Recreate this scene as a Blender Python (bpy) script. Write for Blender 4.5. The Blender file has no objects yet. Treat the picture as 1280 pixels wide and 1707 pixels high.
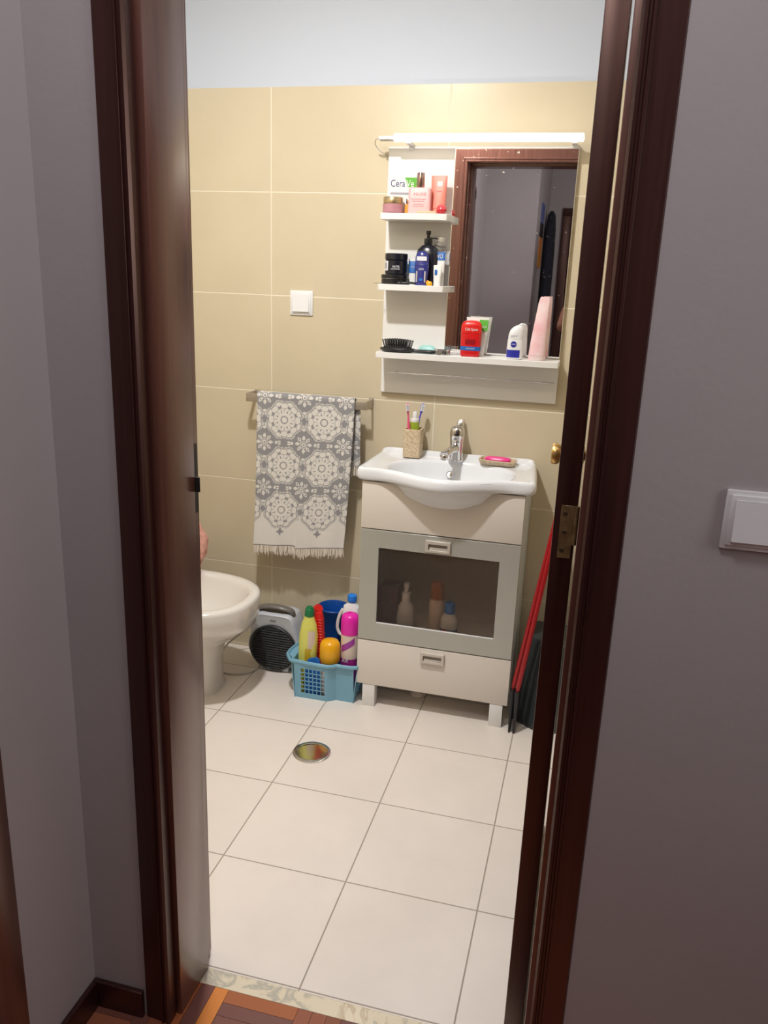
import bpy, bmesh, math, random
from mathutils import Vector, Matrix, noise
from math import sin, cos, pi, radians, sqrt, atan2, hypot
random.seed(7)
SC = bpy.context.scene
COL = SC.collection
D = 1.1535            # back wall plane

# ------------------------------------------------------------------ materials
def _new(name):
    m = bpy.data.materials.new(name); m.use_nodes = True
    return m, m.node_tree.nodes, m.node_tree.links, m.node_tree.nodes['Principled BSDF']

def mat(name, col, rough=.5, metal=0., spec=.5, coat=0., trans=0., noise_amt=0., nscale=20., bump=0., bscale=200., stretch=(1,1,1), col2=None, sub=0.):
    m, N, L, B = _new(name)
    B.inputs['Base Color'].default_value = (*col, 1)
    B.inputs['Roughness'].default_value = rough
    B.inputs['Metallic'].default_value = metal
    B.inputs['Specular IOR Level'].default_value = spec
    B.inputs['Coat Weight'].default_value = coat
    B.inputs['Coat Roughness'].default_value = .08
    B.inputs['Transmission Weight'].default_value = trans
    tc = N.new('ShaderNodeTexCoord'); mp = N.new('ShaderNodeMapping'); mp.inputs['Scale'].default_value = stretch
    L.new(tc.outputs['Object'], mp.inputs['Vector'])
    nz = N.new('ShaderNodeTexNoise'); nz.inputs['Scale'].default_value = nscale; nz.inputs['Detail'].default_value = 5
    L.new(mp.outputs[0], nz.inputs['Vector'])
    c2 = col2 if col2 else tuple(min(1, c*(1+noise_amt)) for c in col)
    c1 = col if col2 else tuple(c*(1-noise_amt) for c in col)
    if noise_amt or col2:
        cr = N.new('ShaderNodeValToRGB'); cr.color_ramp.elements[0].position = .35; cr.color_ramp.elements[1].position = .65
        cr.color_ramp.elements[0].color = (*c1, 1); cr.color_ramp.elements[1].color = (*c2, 1)
        L.new(nz.outputs[0], cr.inputs[0]); L.new(cr.outputs[0], B.inputs['Base Color'])
    else:
        # a faint roughness variation keeps the surface from looking sterile
        mr = N.new('ShaderNodeMapRange'); mr.inputs['To Min'].default_value = max(0, rough*.9); mr.inputs['To Max'].default_value = min(1, rough*1.1)
        L.new(nz.outputs[0], mr.inputs['Value']); L.new(mr.outputs[0], B.inputs['Roughness'])
    if bump:
        n2 = N.new('ShaderNodeTexNoise'); n2.inputs['Scale'].default_value = bscale; n2.inputs['Detail'].default_value = 3
        L.new(mp.outputs[0], n2.inputs['Vector'])
        b = N.new('ShaderNodeBump'); b.inputs['Strength'].default_value = bump; b.inputs['Distance'].default_value = .002
        L.new(n2.outputs[0], b.inputs['Height']); L.new(b.outputs[0], B.inputs['Normal'])
    return m

def attr_mat(name, rough=.9, sheen=0., bump=0.):
    m, N, L, B = _new(name)
    a = N.new('ShaderNodeAttribute'); a.attribute_name = 'Col'
    L.new(a.outputs['Color'], B.inputs['Base Color']); B.inputs['Roughness'].default_value = rough
    B.inputs['Sheen Weight'].default_value = sheen
    if bump:
        tc = N.new('ShaderNodeTexCoord'); n2 = N.new('ShaderNodeTexNoise'); n2.inputs['Scale'].default_value = 500
        L.new(tc.outputs['Object'], n2.inputs['Vector'])
        b = N.new('ShaderNodeBump'); b.inputs['Strength'].default_value = bump; b.inputs['Distance'].default_value = .002
        L.new(n2.outputs[0], b.inputs['Height']); L.new(b.outputs[0], B.inputs['Normal'])
    return m

def tile_mat(name, ax_u, ax_v, u0, du, v0, dv, col, grout, gw, rough, mottle=.05, mscale=6., gdepth=1., coat=0.):
    """rectangular tiles laid out in world axes ax_u, ax_v"""
    m, N, L, B = _new(name)
    geo = N.new('ShaderNodeNewGeometry'); sp = N.new('ShaderNodeSeparateXYZ'); L.new(geo.outputs['Position'], sp.inputs[0])
    def M(op, a, b=None, c=None):
        n = N.new('ShaderNodeMath'); n.operation = op
        for i, v in enumerate((a, b, c)):
            if v is None: continue
            if isinstance(v, (int, float)): n.inputs[i].default_value = v
            else: L.new(v, n.inputs[i])
        return n.outputs[0]
    def line(ax, o, d):
        t = M('DIVIDE', M('SUBTRACT', sp.outputs[ax], o), d)
        f = M('FRACT', t)
        e = M('MINIMUM', f, M('SUBTRACT', 1., f))
        return M('MULTIPLY', e, d), M('FLOOR', t)
    eu, iu = line(ax_u, u0, du); ev, iv = line(ax_v, v0, dv)
    e = M('MINIMUM', eu, ev)
    sm = N.new('ShaderNodeMapRange'); sm.inputs['From Min'].default_value = gw*.5; sm.inputs['From Max'].default_value = gw*.5+.0012
    L.new(e, sm.inputs['Value'])
    # tile colour: broad mottling, small tile-to-tile difference
    nz = N.new('ShaderNodeTexNoise'); nz.inputs['Scale'].default_value = mscale; nz.inputs['Detail'].default_value = 8; nz.inputs['Roughness'].default_value = .6
    L.new(geo.outputs['Position'], nz.inputs['Vector'])
    cmb = N.new('ShaderNodeCombineXYZ'); L.new(iu, cmb.inputs[0]); L.new(iv, cmb.inputs[1])
    wn = N.new('ShaderNodeTexWhiteNoise'); L.new(cmb.outputs[0], wn.inputs['Vector'])
    k = M('ADD', M('MULTIPLY', M('SUBTRACT', nz.outputs[0], .5), mottle*3), M('MULTIPLY', M('SUBTRACT', wn.outputs[0], .5), mottle*.5))
    k = M('ADD', k, 1.)
    vm = N.new('ShaderNodeVectorMath'); vm.operation = 'SCALE'; vm.inputs[0].default_value = col; L.new(k, vm.inputs['Scale'])
    mx = N.new('ShaderNodeMix'); mx.data_type = 'RGBA'
    L.new(sm.outputs[0], mx.inputs['Factor']); mx.inputs['A'].default_value = (*grout, 1); L.new(vm.outputs[0], mx.inputs['B'])
    L.new(mx.outputs['Result'], B.inputs['Base Color'])
    rr = N.new('ShaderNodeMapRange'); rr.inputs['To Min'].default_value = .8; rr.inputs['To Max'].default_value = rough
    L.new(sm.outputs[0], rr.inputs['Value']); L.new(rr.outputs[0], B.inputs['Roughness'])
    B.inputs['Coat Weight'].default_value = coat
    b = N.new('ShaderNodeBump'); b.inputs['Strength'].default_value = .6*gdepth; b.inputs['Distance'].default_value = .001
    L.new(sm.outputs[0], b.inputs['Height']); L.new(b.outputs[0], B.inputs['Normal'])
    return m

def wood_mat(name, c1, c2, rough=.3, stretch=(40, 40, 1.5), coat=.3):
    m, N, L, B = _new(name)
    tc = N.new('ShaderNodeTexCoord'); mp = N.new('ShaderNodeMapping'); mp.inputs['Scale'].default_value = stretch
    L.new(tc.outputs['Object'], mp.inputs['Vector'])
    nz = N.new('ShaderNodeTexNoise'); nz.inputs['Scale'].default_value = 2.; nz.inputs['Detail'].default_value = 8; nz.inputs['Distortion'].default_value = .4
    L.new(mp.outputs[0], nz.inputs['Vector'])
    cr = N.new('ShaderNodeValToRGB'); cr.color_ramp.elements[0].position = .3; cr.color_ramp.elements[1].position = .7
    cr.color_ramp.elements[0].color = (*c1, 1); cr.color_ramp.elements[1].color = (*c2, 1)
    L.new(nz.outputs[0], cr.inputs[0]); L.new(cr.outputs[0], B.inputs['Base Color'])
    mr = N.new('ShaderNodeMapRange'); mr.inputs['To Min'].default_value = rough*.8; mr.inputs['To Max'].default_value = rough*1.3
    L.new(nz.outputs[0], mr.inputs['Value']); L.new(mr.outputs[0], B.inputs['Roughness'])
    b = N.new('ShaderNodeBump'); b.inputs['Strength'].default_value = .12; b.inputs['Distance'].default_value = .001
    L.new(nz.outputs[0], b.inputs['Height']); L.new(b.outputs[0], B.inputs['Normal'])
    B.inputs['Coat Weight'].default_value = coat; B.inputs['Coat Roughness'].default_value = .30; B.inputs['Specular IOR Level'].default_value = .9; B.inputs['Specular Tint'].default_value = (1, .62, .50, 1)
    return m

def marble_mat():
    m, N, L, B = _new('marble')
    geo = N.new('ShaderNodeNewGeometry')
    n1 = N.new('ShaderNodeTexNoise'); n1.inputs['Scale'].default_value = 9; n1.inputs['Detail'].default_value = 9; n1.inputs['Distortion'].default_value = 1.1
    L.new(geo.outputs['Position'], n1.inputs['Vector'])
    cr = N.new('ShaderNodeValToRGB'); e = cr.color_ramp.elements
    e[0].position = .0; e[0].color = (.60, .50, .36, 1); e[1].position = 1; e[1].color = (.72, .62, .46, 1)
    for p, c in ((.40, (.76, .68, .52, 1)), (.455, (.46, .44, .37, 1)), (.49, (.74, .66, .50, 1)), (.57, (.76, .68, .52, 1)), (.605, (.58, .47, .33, 1)), (.63, (.80, .72, .56, 1))):
        x = e.new(p); x.color = c
    L.new(n1.outputs[0], cr.inputs[0]); L.new(cr.outputs[0], B.inputs['Base Color']); B.inputs['Roughness'].default_value = .25
    return m

M = {}
M['walltile'] = tile_mat('beige_wall_tile', 0, 2, -.3358, .6061, 1.7167, .3409, (.615, .54, .395), (.78, .72, .58), .0028, .28, .05, 5)
M['walltile_side'] = tile_mat('beige_wall_tile_side', 1, 2, .10, .6061, 1.7167, .3409, (.615, .54, .395), (.78, .72, .58), .0028, .28, .05, 5)
M['floortile'] = tile_mat('floor_tile', 0, 1, 0., .33, 0., .33, (.80, .735, .68), (.36, .31, .26), .0022, .33, .07, 4.5)
M['paint_bath'] = mat('white_paint', (.56, .615, .72), .8, bump=.05, bscale=120)
M['paint_hall'] = mat('hall_paint', (.42, .385, .395), .85, noise_amt=.02, nscale=3, bump=.15, bscale=90)
M['ceiling'] = mat('ceiling_paint', (.80, .80, .80), .9)
M['wood'] = wood_mat('mahogany', (.075, .027, .019), (.130, .050, .036), .30, coat=.5)  # lit copy of the frame wood, bathroom light put into its brown
M['wood_door'] = wood_mat('mahogany_door', (.018, .005, .006), (.036, .011, .011), .36, coat=.1)  # shaded copy of the same wood, the hall's dimness put into its colour
M['marble'] = marble_mat()
M['ceramic'] = mat('white_ceramic', (.79, .82, .87), .12, coat=.5)
M['ceramic_warm'] = mat('bidet_ceramic', (.74, .71, .67), .14, coat=.5)
M['lacquer'] = mat('cream_lacquer', (.74, .69, .63), .3, coat=.2)
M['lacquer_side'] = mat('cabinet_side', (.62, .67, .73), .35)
M['melamine'] = mat('white_melamine', (.80, .80, .79), .38)
M['grey_lacquer'] = mat('grey_lacquer', (.45, .455, .42), .3, metal=.25)
M['handle'] = mat('handle_satin', (.62, .58, .53), .38, metal=.35)
M['handle_dark'] = mat('handle_recess', (.30, .27, .23), .4, metal=.3)
M['chrome'] = mat('chrome', (.72, .72, .74), .10, metal=1.)
M['steel'] = mat('drain_steel', (.66, .64, .61), .13, metal=1.)
M['satin'] = mat('satin_metal', (.50, .45, .38), .42, metal=.8)
M['brass'] = mat('brass_plate', (.42, .34, .17), .42, metal=.9, noise_amt=.25, nscale=60)
M['brass_knob'] = mat('brass_knob', (.62, .40, .14), .30, metal=.8)
M['black'] = mat('black_plastic', (.012, .012, .014), .3)
M['darkmetal'] = mat('dark_metal', (.05, .05, .05), .4, metal=.6)
M['screw'] = mat('screw', (.10, .08, .05), .5, metal=.8)
M['whitepl'] = mat('white_plastic', (.78, .79, .81), .32)
M['greypl'] = mat('grey_heater_plastic', (.60, .63, .68), .35)
M['dgrey'] = mat('dark_grey_plastic', (.022, .024, .026), .42)
M['mgrey'] = mat('mid_grey_plastic', (.17, .155, .14), .3)
M['cable'] = mat('cable_grey', (.58, .56, .52), .5)
M['basket'] = mat('blue_basket', (.20, .43, .58), .38)
M['bluedeep'] = mat('deep_blue_plastic', (.005, .075, .36), .3)
M['bluecap'] = mat('blue_cap', (.01, .20, .72), .3)
M['yellow'] = mat('yellow_bottle', (.72, .72, .16), .3)
M['ylabel'] = mat('ochre_label', (.62, .42, .02), .4)
M['green'] = mat('green_cap', (.01, .17, .055), .35)
M['red'] = mat('red_plastic', (.66, .015, .012), .3)
M['magenta'] = mat('magenta_cap', (.80, .02, .42), .3)
M['purple'] = mat('purple_label', (.22, .012, .22), .35, col2=(.45, .02, .30), nscale=25)
M['palelabel'] = mat('pale_label', (.70, .58, .50), .4)
M['amber'] = mat('amber_cap', (.85, .42, .01), .28)
M['skin'] = mat('skin', (.55, .27, .18), .5, noise_amt=.06, nscale=30)
M['navycloth'] = mat('dark_cloth', (.012, .013, .022), .95, bump=.3, bscale=400)
M['hair'] = mat('dark_hair', (.015, .009, .006), .5, noise_amt=.4, nscale=30, stretch=(8, 8, 1))
M['pinkcloth'] = mat('pink_terry', (.70, .36, .29), .95, noise_amt=.12, nscale=60, bump=.9, bscale=260)
M['pinksoap'] = mat('pink_soap', (.85, .05, .30), .35)
M['stone'] = mat('speckled_stone', (.48, .36, .23), .55, col2=(.68, .56, .40), nscale=140, bump=.4, bscale=300)
M['crisp'] = mat('paper_white', (.78, .77, .76), .5)
M['ceragreen'] = mat('box_green', (.10, .42, .035), .45)
M['navyink'] = mat('navy_ink', (.05, .06, .22), .5)
M['greyink'] = mat('grey_ink', (.33, .33, .40), .5)
M['redink'] = mat('rose_ink', (.50, .16, .18), .5)
M['rose'] = mat('rose_box', (.80, .45, .45), .45)
M['salmon'] = mat('salmon_tube', (.84, .26, .20), .4)
M['mauve'] = mat('mauve_jar', (.50, .24, .28), .25)
M['gold'] = mat('gold_lid', (.55, .42, .24), .28, metal=.8)
M['copper'] = mat('rose_gold_cap', (.45, .30, .27), .18, metal=.9)
M['orange'] = mat('orange_bottle', (.80, .32, .06), .3)
M['redball'] = mat('red_ball', (.60, .012, .03), .15, coat=.5)
M['blackblue'] = mat('black_bottle', (.010, .011, .020), .22)
M['blueflask'] = mat('blue_flask', (.035, .04, .22), .2)
M['bluelabel'] = mat('blue_label', (.02, .14, .48), .35)
M['whitelabel'] = mat('white_label', (.72, .74, .78), .4)
M['stickred'] = mat('broom_red', (.36, .006, .012), .3)
M['redstick'] = mat('red_stick', (.62, .012, .015), .3)
M['darkred'] = mat('dark_red_label', (.30, .006, .012), .35)
M['nivblue'] = mat('roll_on_blue', (.03, .035, .36), .35)
M['pinktube'] = mat('pale_pink_tube', (.80, .46, .50), .35, col2=(.84, .72, .72), nscale=14)
M['turq'] = mat('turquoise_plastic', (.35, .66, .64), .35)
M['blackrub'] = mat('black_rubber', (.006, .006, .007), .5)
M['pinkbrush'] = mat('pink_brush', (.80, .12, .25), .3)
M['bluebrush'] = mat('blue_brush', (.10, .10, .60), .3)
M['bristle'] = mat('white_bristles', (.80, .82, .88), .7)
M['limegreen'] = mat('lime_label', (.34, .46, .04), .4)
M['slate'] = mat('slate_bin', (.035, .043, .045), .42)
M['eyewhite'] = mat('eye_surface', (.16, .12, .10), .2)
M['screen'] = mat('phone_black', (.01, .01, .012), .15)
M['paperblue'] = mat('poster_blue', (.10, .13, .34), .6)
M['paperorange'] = mat('poster_orange', (.60, .14, .04), .6, col2=(.55, .30, .04), nscale=14)
M['paperpale'] = mat('poster_pale', (.45, .42, .36), .6)
M['amberglass'] = mat('brown_bottle', (.35, .10, .02), .3)

def clear_mat():
    m, N, L, B = _new('clear_plastic')
    out = N['Material Output']
    t = N.new('ShaderNodeBsdfTransparent'); t.inputs[0].default_value = (.93, .93, .96, 1)
    g = N.new('ShaderNodeBsdfGlossy'); g.inputs['Roughness'].default_value = .15
    lw = N.new('ShaderNodeLayerWeight'); lw.inputs[0].default_value = .35
    mr = N.new('ShaderNodeMapRange'); mr.inputs['To Min'].default_value = .08; mr.inputs['To Max'].default_value = .6
    L.new(lw.outputs['Facing'], mr.inputs['Value'])
    mx = N.new('ShaderNodeMixShader'); L.new(mr.outputs[0], mx.inputs[0]); L.new(t.outputs[0], mx.inputs[1]); L.new(g.outputs[0], mx.inputs[2])
    L.new(mx.outputs[0], out.inputs['Surface'])
    return m
M['clear'] = clear_mat()

def pane_mat():
    """smoked, slightly hammered glass: what stands behind shows softly"""
    m, N, L, B = _new('smoked_glass')
    out = N['Material Output']
    tc = N.new('ShaderNodeTexCoord')
    vz = N.new('ShaderNodeTexNoise'); vz.inputs['Scale'].default_value = 260; vz.inputs['Detail'].default_value = 2
    L.new(tc.outputs['Object'], vz.inputs['Vector'])
    b = N.new('ShaderNodeBump'); b.inputs['Strength'].default_value = .55; b.inputs['Distance'].default_value = .0015
    L.new(vz.outputs[0], b.inputs['Height'])
    r = N.new('ShaderNodeBsdfRefraction'); r.inputs['IOR'].default_value = 1.12; r.inputs['Roughness'].default_value = .14; r.inputs['Color'].default_value = (.74, .68, .62, 1)
    L.new(b.outputs[0], r.inputs['Normal'])
    t = N.new('ShaderNodeBsdfTransparent'); t.inputs[0].default_value = (.88, .84, .80, 1)
    m1 = N.new('ShaderNodeMixShader'); m1.inputs[0].default_value = .72; L.new(r.outputs[0], m1.inputs[1]); L.new(t.outputs[0], m1.inputs[2])
    g = N.new('ShaderNodeBsdfGlossy'); g.inputs['Roughness'].default_value = .22; L.new(b.outputs[0], g.inputs['Normal'])
    lw = N.new('ShaderNodeLayerWeight'); lw.inputs[0].default_value = .12
    m2 = N.new('ShaderNodeMixShader'); L.new(lw.outputs['Fresnel'], m2.inputs[0]); L.new(m1.outputs[0], m2.inputs[1]); L.new(g.outputs[0], m2.inputs[2])
    # fine dried water specks on the outside
    d = N.new('ShaderNodeBsdfDiffuse'); d.inputs[0].default_value = (.55, .5, .45, 1)
    v2 = N.new('ShaderNodeTexNoise'); v2.inputs['Scale'].default_value = 330; v2.inputs['Detail'].default_value = 3; L.new(tc.outputs['Object'], v2.inputs['Vector'])
    mr = N.new('ShaderNodeMapRange'); mr.inputs['From Min'].default_value = .60; mr.inputs['From Max'].default_value = .72; mr.inputs['To Max'].default_value = .45; mr.inputs['To Min'].default_value = .035
    L.new(v2.outputs[0], mr.inputs['Value'])
    m3 = N.new('ShaderNodeMixShader'); L.new(mr.outputs[0], m3.inputs[0]); L.new(m2.outputs[0], m3.inputs[1]); L.new(d.outputs[0], m3.inputs[2])
    L.new(m3.outputs[0], out.inputs['Surface'])
    return m
M['pane'] = pane_mat()

def mirror_mat():
    m, N, L, B = _new('mirror_glass')
    B.inputs['Base Color'].default_value = (.90, .90, .88, 1); B.inputs['Metallic'].default_value = 1; B.inputs['Roughness'].default_value = .012
    tc = N.new('ShaderNodeTexCoord'); nz = N.new('ShaderNodeTexNoise'); nz.inputs['Scale'].default_value = 90; nz.inputs['Detail'].default_value = 4
    L.new(tc.outputs['Object'], nz.inputs['Vector'])
    mr = N.new('ShaderNodeMapRange'); mr.inputs['From Min'].default_value = .66; mr.inputs['From Max'].default_value = .76; mr.inputs['To Min'].default_value = .012; mr.inputs['To Max'].default_value = .3
    L.new(nz.outputs[0], mr.inputs['Value']); L.new(mr.outputs[0], B.inputs['Roughness'])
    return m
M['mirror'] = mirror_mat()

def emit_mat(name, col, s):
    m, N, L, B = _new(name)
    B.inputs['Base Color'].default_value = (.9, .9, .9, 1); B.inputs['Emission Color'].default_value = (*col, 1); B.inputs['Emission Strength'].default_value = s
    return m
M['tube'] = emit_mat('lamp_diffuser', (1., .90, .78), 3.6)
M['towel'] = attr_mat('woven_towel', .95, .2, .5)
M['parquet'] = attr_mat('parquet', .35)

# ------------------------------------------------------------------ mesh helpers
def BM(): return bmesh.new()
def box(bm, x0, x1, y0, y1, z0, z1, bev=0., seg=2):
    r = bmesh.ops.create_cube(bm, size=1)
    vs = r['verts']
    for v in vs:
        v.co = Vector(((x0+x1)/2+v.co.x*(x1-x0), (y0+y1)/2+v.co.y*(y1-y0), (z0+z1)/2+v.co.z*(z1-z0)))
    if bev:
        es = list({e for v in vs for e in v.link_edges})
        bmesh.ops.bevel(bm, geom=es, offset=bev, segments=seg, affect='EDGES', profile=.5)
    return bm
def rings(bm, rs, cap0=True, cap1=True, closed=True):
    """rs: list of lists of points, all the same length"""
    V = [[bm.verts.new(p) for p in r] for r in rs]
    n = len(V[0])
    for a, b in zip(V[:-1], V[1:]):
        for i in range(n if closed else n-1):
            j = (i+1) % n
            bm.faces.new((a[i], a[j], b[j], b[i]))
    if cap0: bm.faces.new(list(reversed(V[0])))
    if cap1: bm.faces.new(V[-1])
    return V
def sup(cx, cy, z, rx, ry, p=2., n=40, rot=0.):
    out = []
    for i in range(n):
        t = 2*pi*i/n
        c, s = cos(t), sin(t)
        x = rx*math.copysign(abs(c)**(2/p), c); y = ry*math.copysign(abs(s)**(2/p), s)
        out.append((cx+x*cos(rot)-y*sin(rot), cy+x*sin(rot)+y*cos(rot), z))
    return out
def loft(bm, secs, n=40, cap0=True, cap1=True):
    """secs: (z, rx, ry, power[, cx, cy])"""
    rs = []
    for s in secs:
        cx, cy = (s[4], s[5]) if len(s) > 4 else (0, 0)
        rs.append(sup(cx, cy, s[0], max(s[1], 1e-4), max(s[2], 1e-4), s[3], n))
    rings(bm, rs, cap0, cap1)
    return bm
def lathe(bm, prof, n=32, c=(0, 0), axis='z', cap0=True, cap1=True):
    rs = []
    for r, h in prof:
        r = max(r, 1e-4)
        pts = []
        for i in range(n):
            t = 2*pi*i/n
            if axis == 'z': pts.append((c[0]+r*cos(t), c[1]+r*sin(t), h))
            elif axis == 'x': pts.append((h, c[0]+r*cos(t), c[1]+r*sin(t)))
            else: pts.append((c[0]+r*cos(t), h, c[1]+r*sin(t)))
        rs.append(pts)
    rings(bm, rs, cap0, cap1)
    return bm
def tube(bm, pts, r, n=10, closed=False):
    P = [Vector(p) for p in pts]; m = len(P)
    rr = r if isinstance(r, (list, tuple)) else [r]*m
    rs = []
    up = Vector((0, 0, 1)); prev = None
    for i in range(m):
        if closed: t = P[(i+1) % m]-P[i-1]
        else: t = P[min(i+1, m-1)]-P[max(i-1, 0)]
        t.normalize()
        if prev is None:
            a = t.cross(up)
            if a.length < 1e-3: a = t.cross(Vector((1, 0, 0)))
            a.normalize()
        else:
            a = prev-t*prev.dot(t); a.normalize()
        prev = a; b = t.cross(a)
        rs.append([tuple(P[i]+a*rr[i]*cos(2*pi*k/n)+b*rr[i]*sin(2*pi*k/n)) for k in range(n)])
    if closed: rs.append(rs[0]); rings(bm, rs, False, False); bmesh.ops.remove_doubles(bm, verts=bm.verts, dist=1e-6)
    else: rings(bm, rs)
    return bm
def spline(pts, k=8):
    P = [Vector(p) for p in pts]; out = []
    for i in range(len(P)-1):
        a, b, c, d = P[max(i-1, 0)], P[i], P[i+1], P[min(i+2, len(P)-1)]
        for j in range(k):
            t = j/k
            out.append(.5*((2*b)+(c-a)*t+(2*a-5*b+4*c-d)*t*t+(3*b-a-3*c+d)*t**3))
    out.append(P[-1]); return out
def prism(bm, poly, a0, a1, axis='y'):
    """poly in the plane normal to axis"""
    def P(p, a):
        if axis == 'y': return (p[0], a, p[1])
        if axis == 'x': return (a, p[0], p[1])
        return (p[0], p[1], a)
    rings(bm, [[P(p, a0) for p in poly], [P(p, a1) for p in poly]])
    bmesh.ops.recalc_face_normals(bm, faces=bm.faces)
    return bm
def xf(bm, mtx): bmesh.ops.transform(bm, matrix=mtx, verts=bm.verts); return bm

def link(name, bm, m, smooth=True, loc=(0, 0, 0), parent=None, auto=40, bevel=0., sub=0):
    if not isinstance(bm, bpy.types.Mesh):
        bmesh.ops.recalc_face_normals(bm, faces=bm.faces)
        me = bpy.data.meshes.new(name); bm.to_mesh(me); bm.free()
    else: me = bm
    o = bpy.data.objects.new(name, me); COL.objects.link(o)
    if m is not None:
        if isinstance(m, (list, tuple)):
            for q in m: me.materials.append(M[q] if isinstance(q, str) else q)
        else: me.materials.append(M[m] if isinstance(m, str) else m)
    o.location = loc
    if parent is not None: o.parent = parent
    if bevel:
        b = o.modifiers.new('bevel', 'BEVEL'); b.width = bevel; b.segments = 2; b.limit_method = 'ANGLE'; b.angle_limit = radians(35)
    if sub:
        s = o.modifiers.new('sub', 'SUBSURF'); s.levels = sub; s.render_levels = sub
    if smooth:
        for p in me.polygons: p.use_smooth = True
        if not sub:
            # split shading at sharp edges
            me.update()
            bm2 = bmesh.new(); bm2.from_mesh(me)
            for e in bm2.edges:
                if len(e.link_faces) == 2 and e.calc_face_angle(0) > radians(auto): e.smooth = False
            bm2.to_mesh(me); bm2.free()
    return o
def tag(o, label=None, cat=None, group=None, kind=None):
    if label: o['label'] = label
    if cat: o['category'] = cat
    if group: o['group'] = group
    if kind: o['kind'] = kind
    return o
def thing(name, label, cat, loc=(0, 0, 0), rz=0., group=None, kind=None):
    o = bpy.data.objects.new(name, None); COL.objects.link(o); o.location = loc; o.rotation_euler = (0, 0, rz)
    o.empty_display_size = .05
    return tag(o, label, cat, group, kind)
def part(name, bm, m, t, world=False, label=None, **k):
    """local coordinates of the thing, or world ones shifted onto its base"""
    if world:
        root = t
        off = Vector((0, 0, 0))
        while root is not None: off += root.location; root = root.parent
        bmesh.ops.translate(bm, vec=-off, verts=bm.verts)
    o = link(name, bm, m, parent=t, **k)
    if label: o['label'] = label
    return o
def struct(name, bm, m, **k):
    o = link(name, bm, m, **k); o['kind'] = 'structure'; return o
def text(name, s, size, m, t, loc, rot=(pi/2, 0, 0), label=None, sx=1., align='CENTER', ext=.00015):
    cu = bpy.data.curves.new(name, 'FONT'); cu.body = s; cu.size = size; cu.align_x = align; cu.align_y = 'CENTER'; cu.extrude = ext
    tmp = bpy.data.objects.new('tmp', cu); COL.objects.link(tmp)
    dg = bpy.context.evaluated_depsgraph_get(); dg.update()
    me = bpy.data.meshes.new_from_object(tmp.evaluated_get(dg))
    bpy.data.objects.remove(tmp); bpy.data.curves.remove(cu)
    me.transform(Matrix.Diagonal((sx, 1, 1, 1)))
    me.transform(Matrix.Rotation(rot[2], 4, 'Z') @ Matrix.Rotation(rot[1], 4, 'Y') @ Matrix.Rotation(rot[0], 4, 'X'))
    me.materials.clear()
    o = bpy.data.objects.new(name, me); COL.objects.link(o); me.materials.append(M[m]); o.parent = t; o.location = loc
    if label: o['label'] = label
    return o

# ================================================================== SETTING
XL, XR = -.86, .99          # bathroom side walls
YF, YB = -.475, -.30        # hall face and bathroom face of the door wall
ZC = 2.62
OX0, OX1, OZ = .098, .822, 2.02   # rough opening
HL = -.058                  # hall left wall

b = BM(); box(b, XL-.1, XR+.1, -.335, D+.15, -.06, 0); struct('floor', b, 'floortile', smooth=False)
b = BM(); box(b, XL-.1, XR+.1, D+.008, D+.15, -.02, ZC+.02)
wb = struct('wall_back', b, 'paint_bath', smooth=False)
b = BM(); box(b, XL, XR, D, D+.0079, 0, 2.0414, .0008, 1)
o = link('tile_cladding', b, 'walltile', smooth=False, parent=wb)
b = BM(); box(b, XL-.1, XL, YB, D+.008, 0, 2.0414); box(b, XL-.1, XL-.008, YB, D+.008, 2.0414, ZC)
o = struct('wall_left', b, ['walltile_side', 'paint_bath'], smooth=False)
for f in o.data.polygons:
    if f.center.z > 2.05: f.material_index = 1
b = BM(); box(b, XR, XR+.1, YB, D+.008, 0, 2.0414); box(b, XR+.008, XR+.1, YB, D+.008, 2.0414, ZC)
o = struct('wall_right', b, ['walltile_side', 'paint_bath'], smooth=False)
for f in o.data.polygons:
    if f.center.z > 2.05: f.material_index = 1
# door wall: bathroom leaf tiled, hall leaf painted
b = BM()
for (x0, x1, z0, z1) in ((XL-.1, OX0, 0, ZC), (OX1, XR+.1, 0, ZC), (OX0, OX1, OZ, ZC)):
    box(b, x0, x1, YB-.06, YB, z0, z1)
struct('wall_front', b, 'walltile', smooth=False)
b = BM()
for (x0, x1, z0, z1) in ((HL-.1, OX0, 0, ZC), (OX1, 2.3, 0, ZC), (OX0, OX1, OZ, ZC)):
    box(b, x0, x1, YF, YB-.0605, z0, z1)
struct('wall_hall_front', b, 'paint_hall', smooth=False)
b = BM(); box(b, XL-.1, 2.4, -3.6, D+.15, ZC, ZC+.05); struct('ceiling', b, 'ceiling', smooth=False)
# hall shell
b = BM()
box(b, HL-.1, HL, -.755, YF, 0, ZC); box(b, HL-.1, HL, -2.2, -1.50, 0, ZC); box(b, HL-.1, HL, -1.50, -.755, 2.02, ZC)
struct('wall_hall_left', b, 'paint_hall', smooth=False)
b = BM(); box(b, HL-.1, .30, -2.3, -2.2, 0, ZC); box(b, .20, .30, -3.45, -2.3, 0, ZC)
struct('wall_hall_back', b, 'paint_hall', smooth=False)
b = BM(); box(b, .20, 2.3, -3.45, -3.35, 0, ZC); struct('wall_hall_end', b, 'paint_hall', smooth=False)
b = BM(); box(b, 2.3, 2.4, -3.45, YF, 0, ZC); struct('wall_hall_right', b, 'paint_hall', smooth=False)

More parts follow.
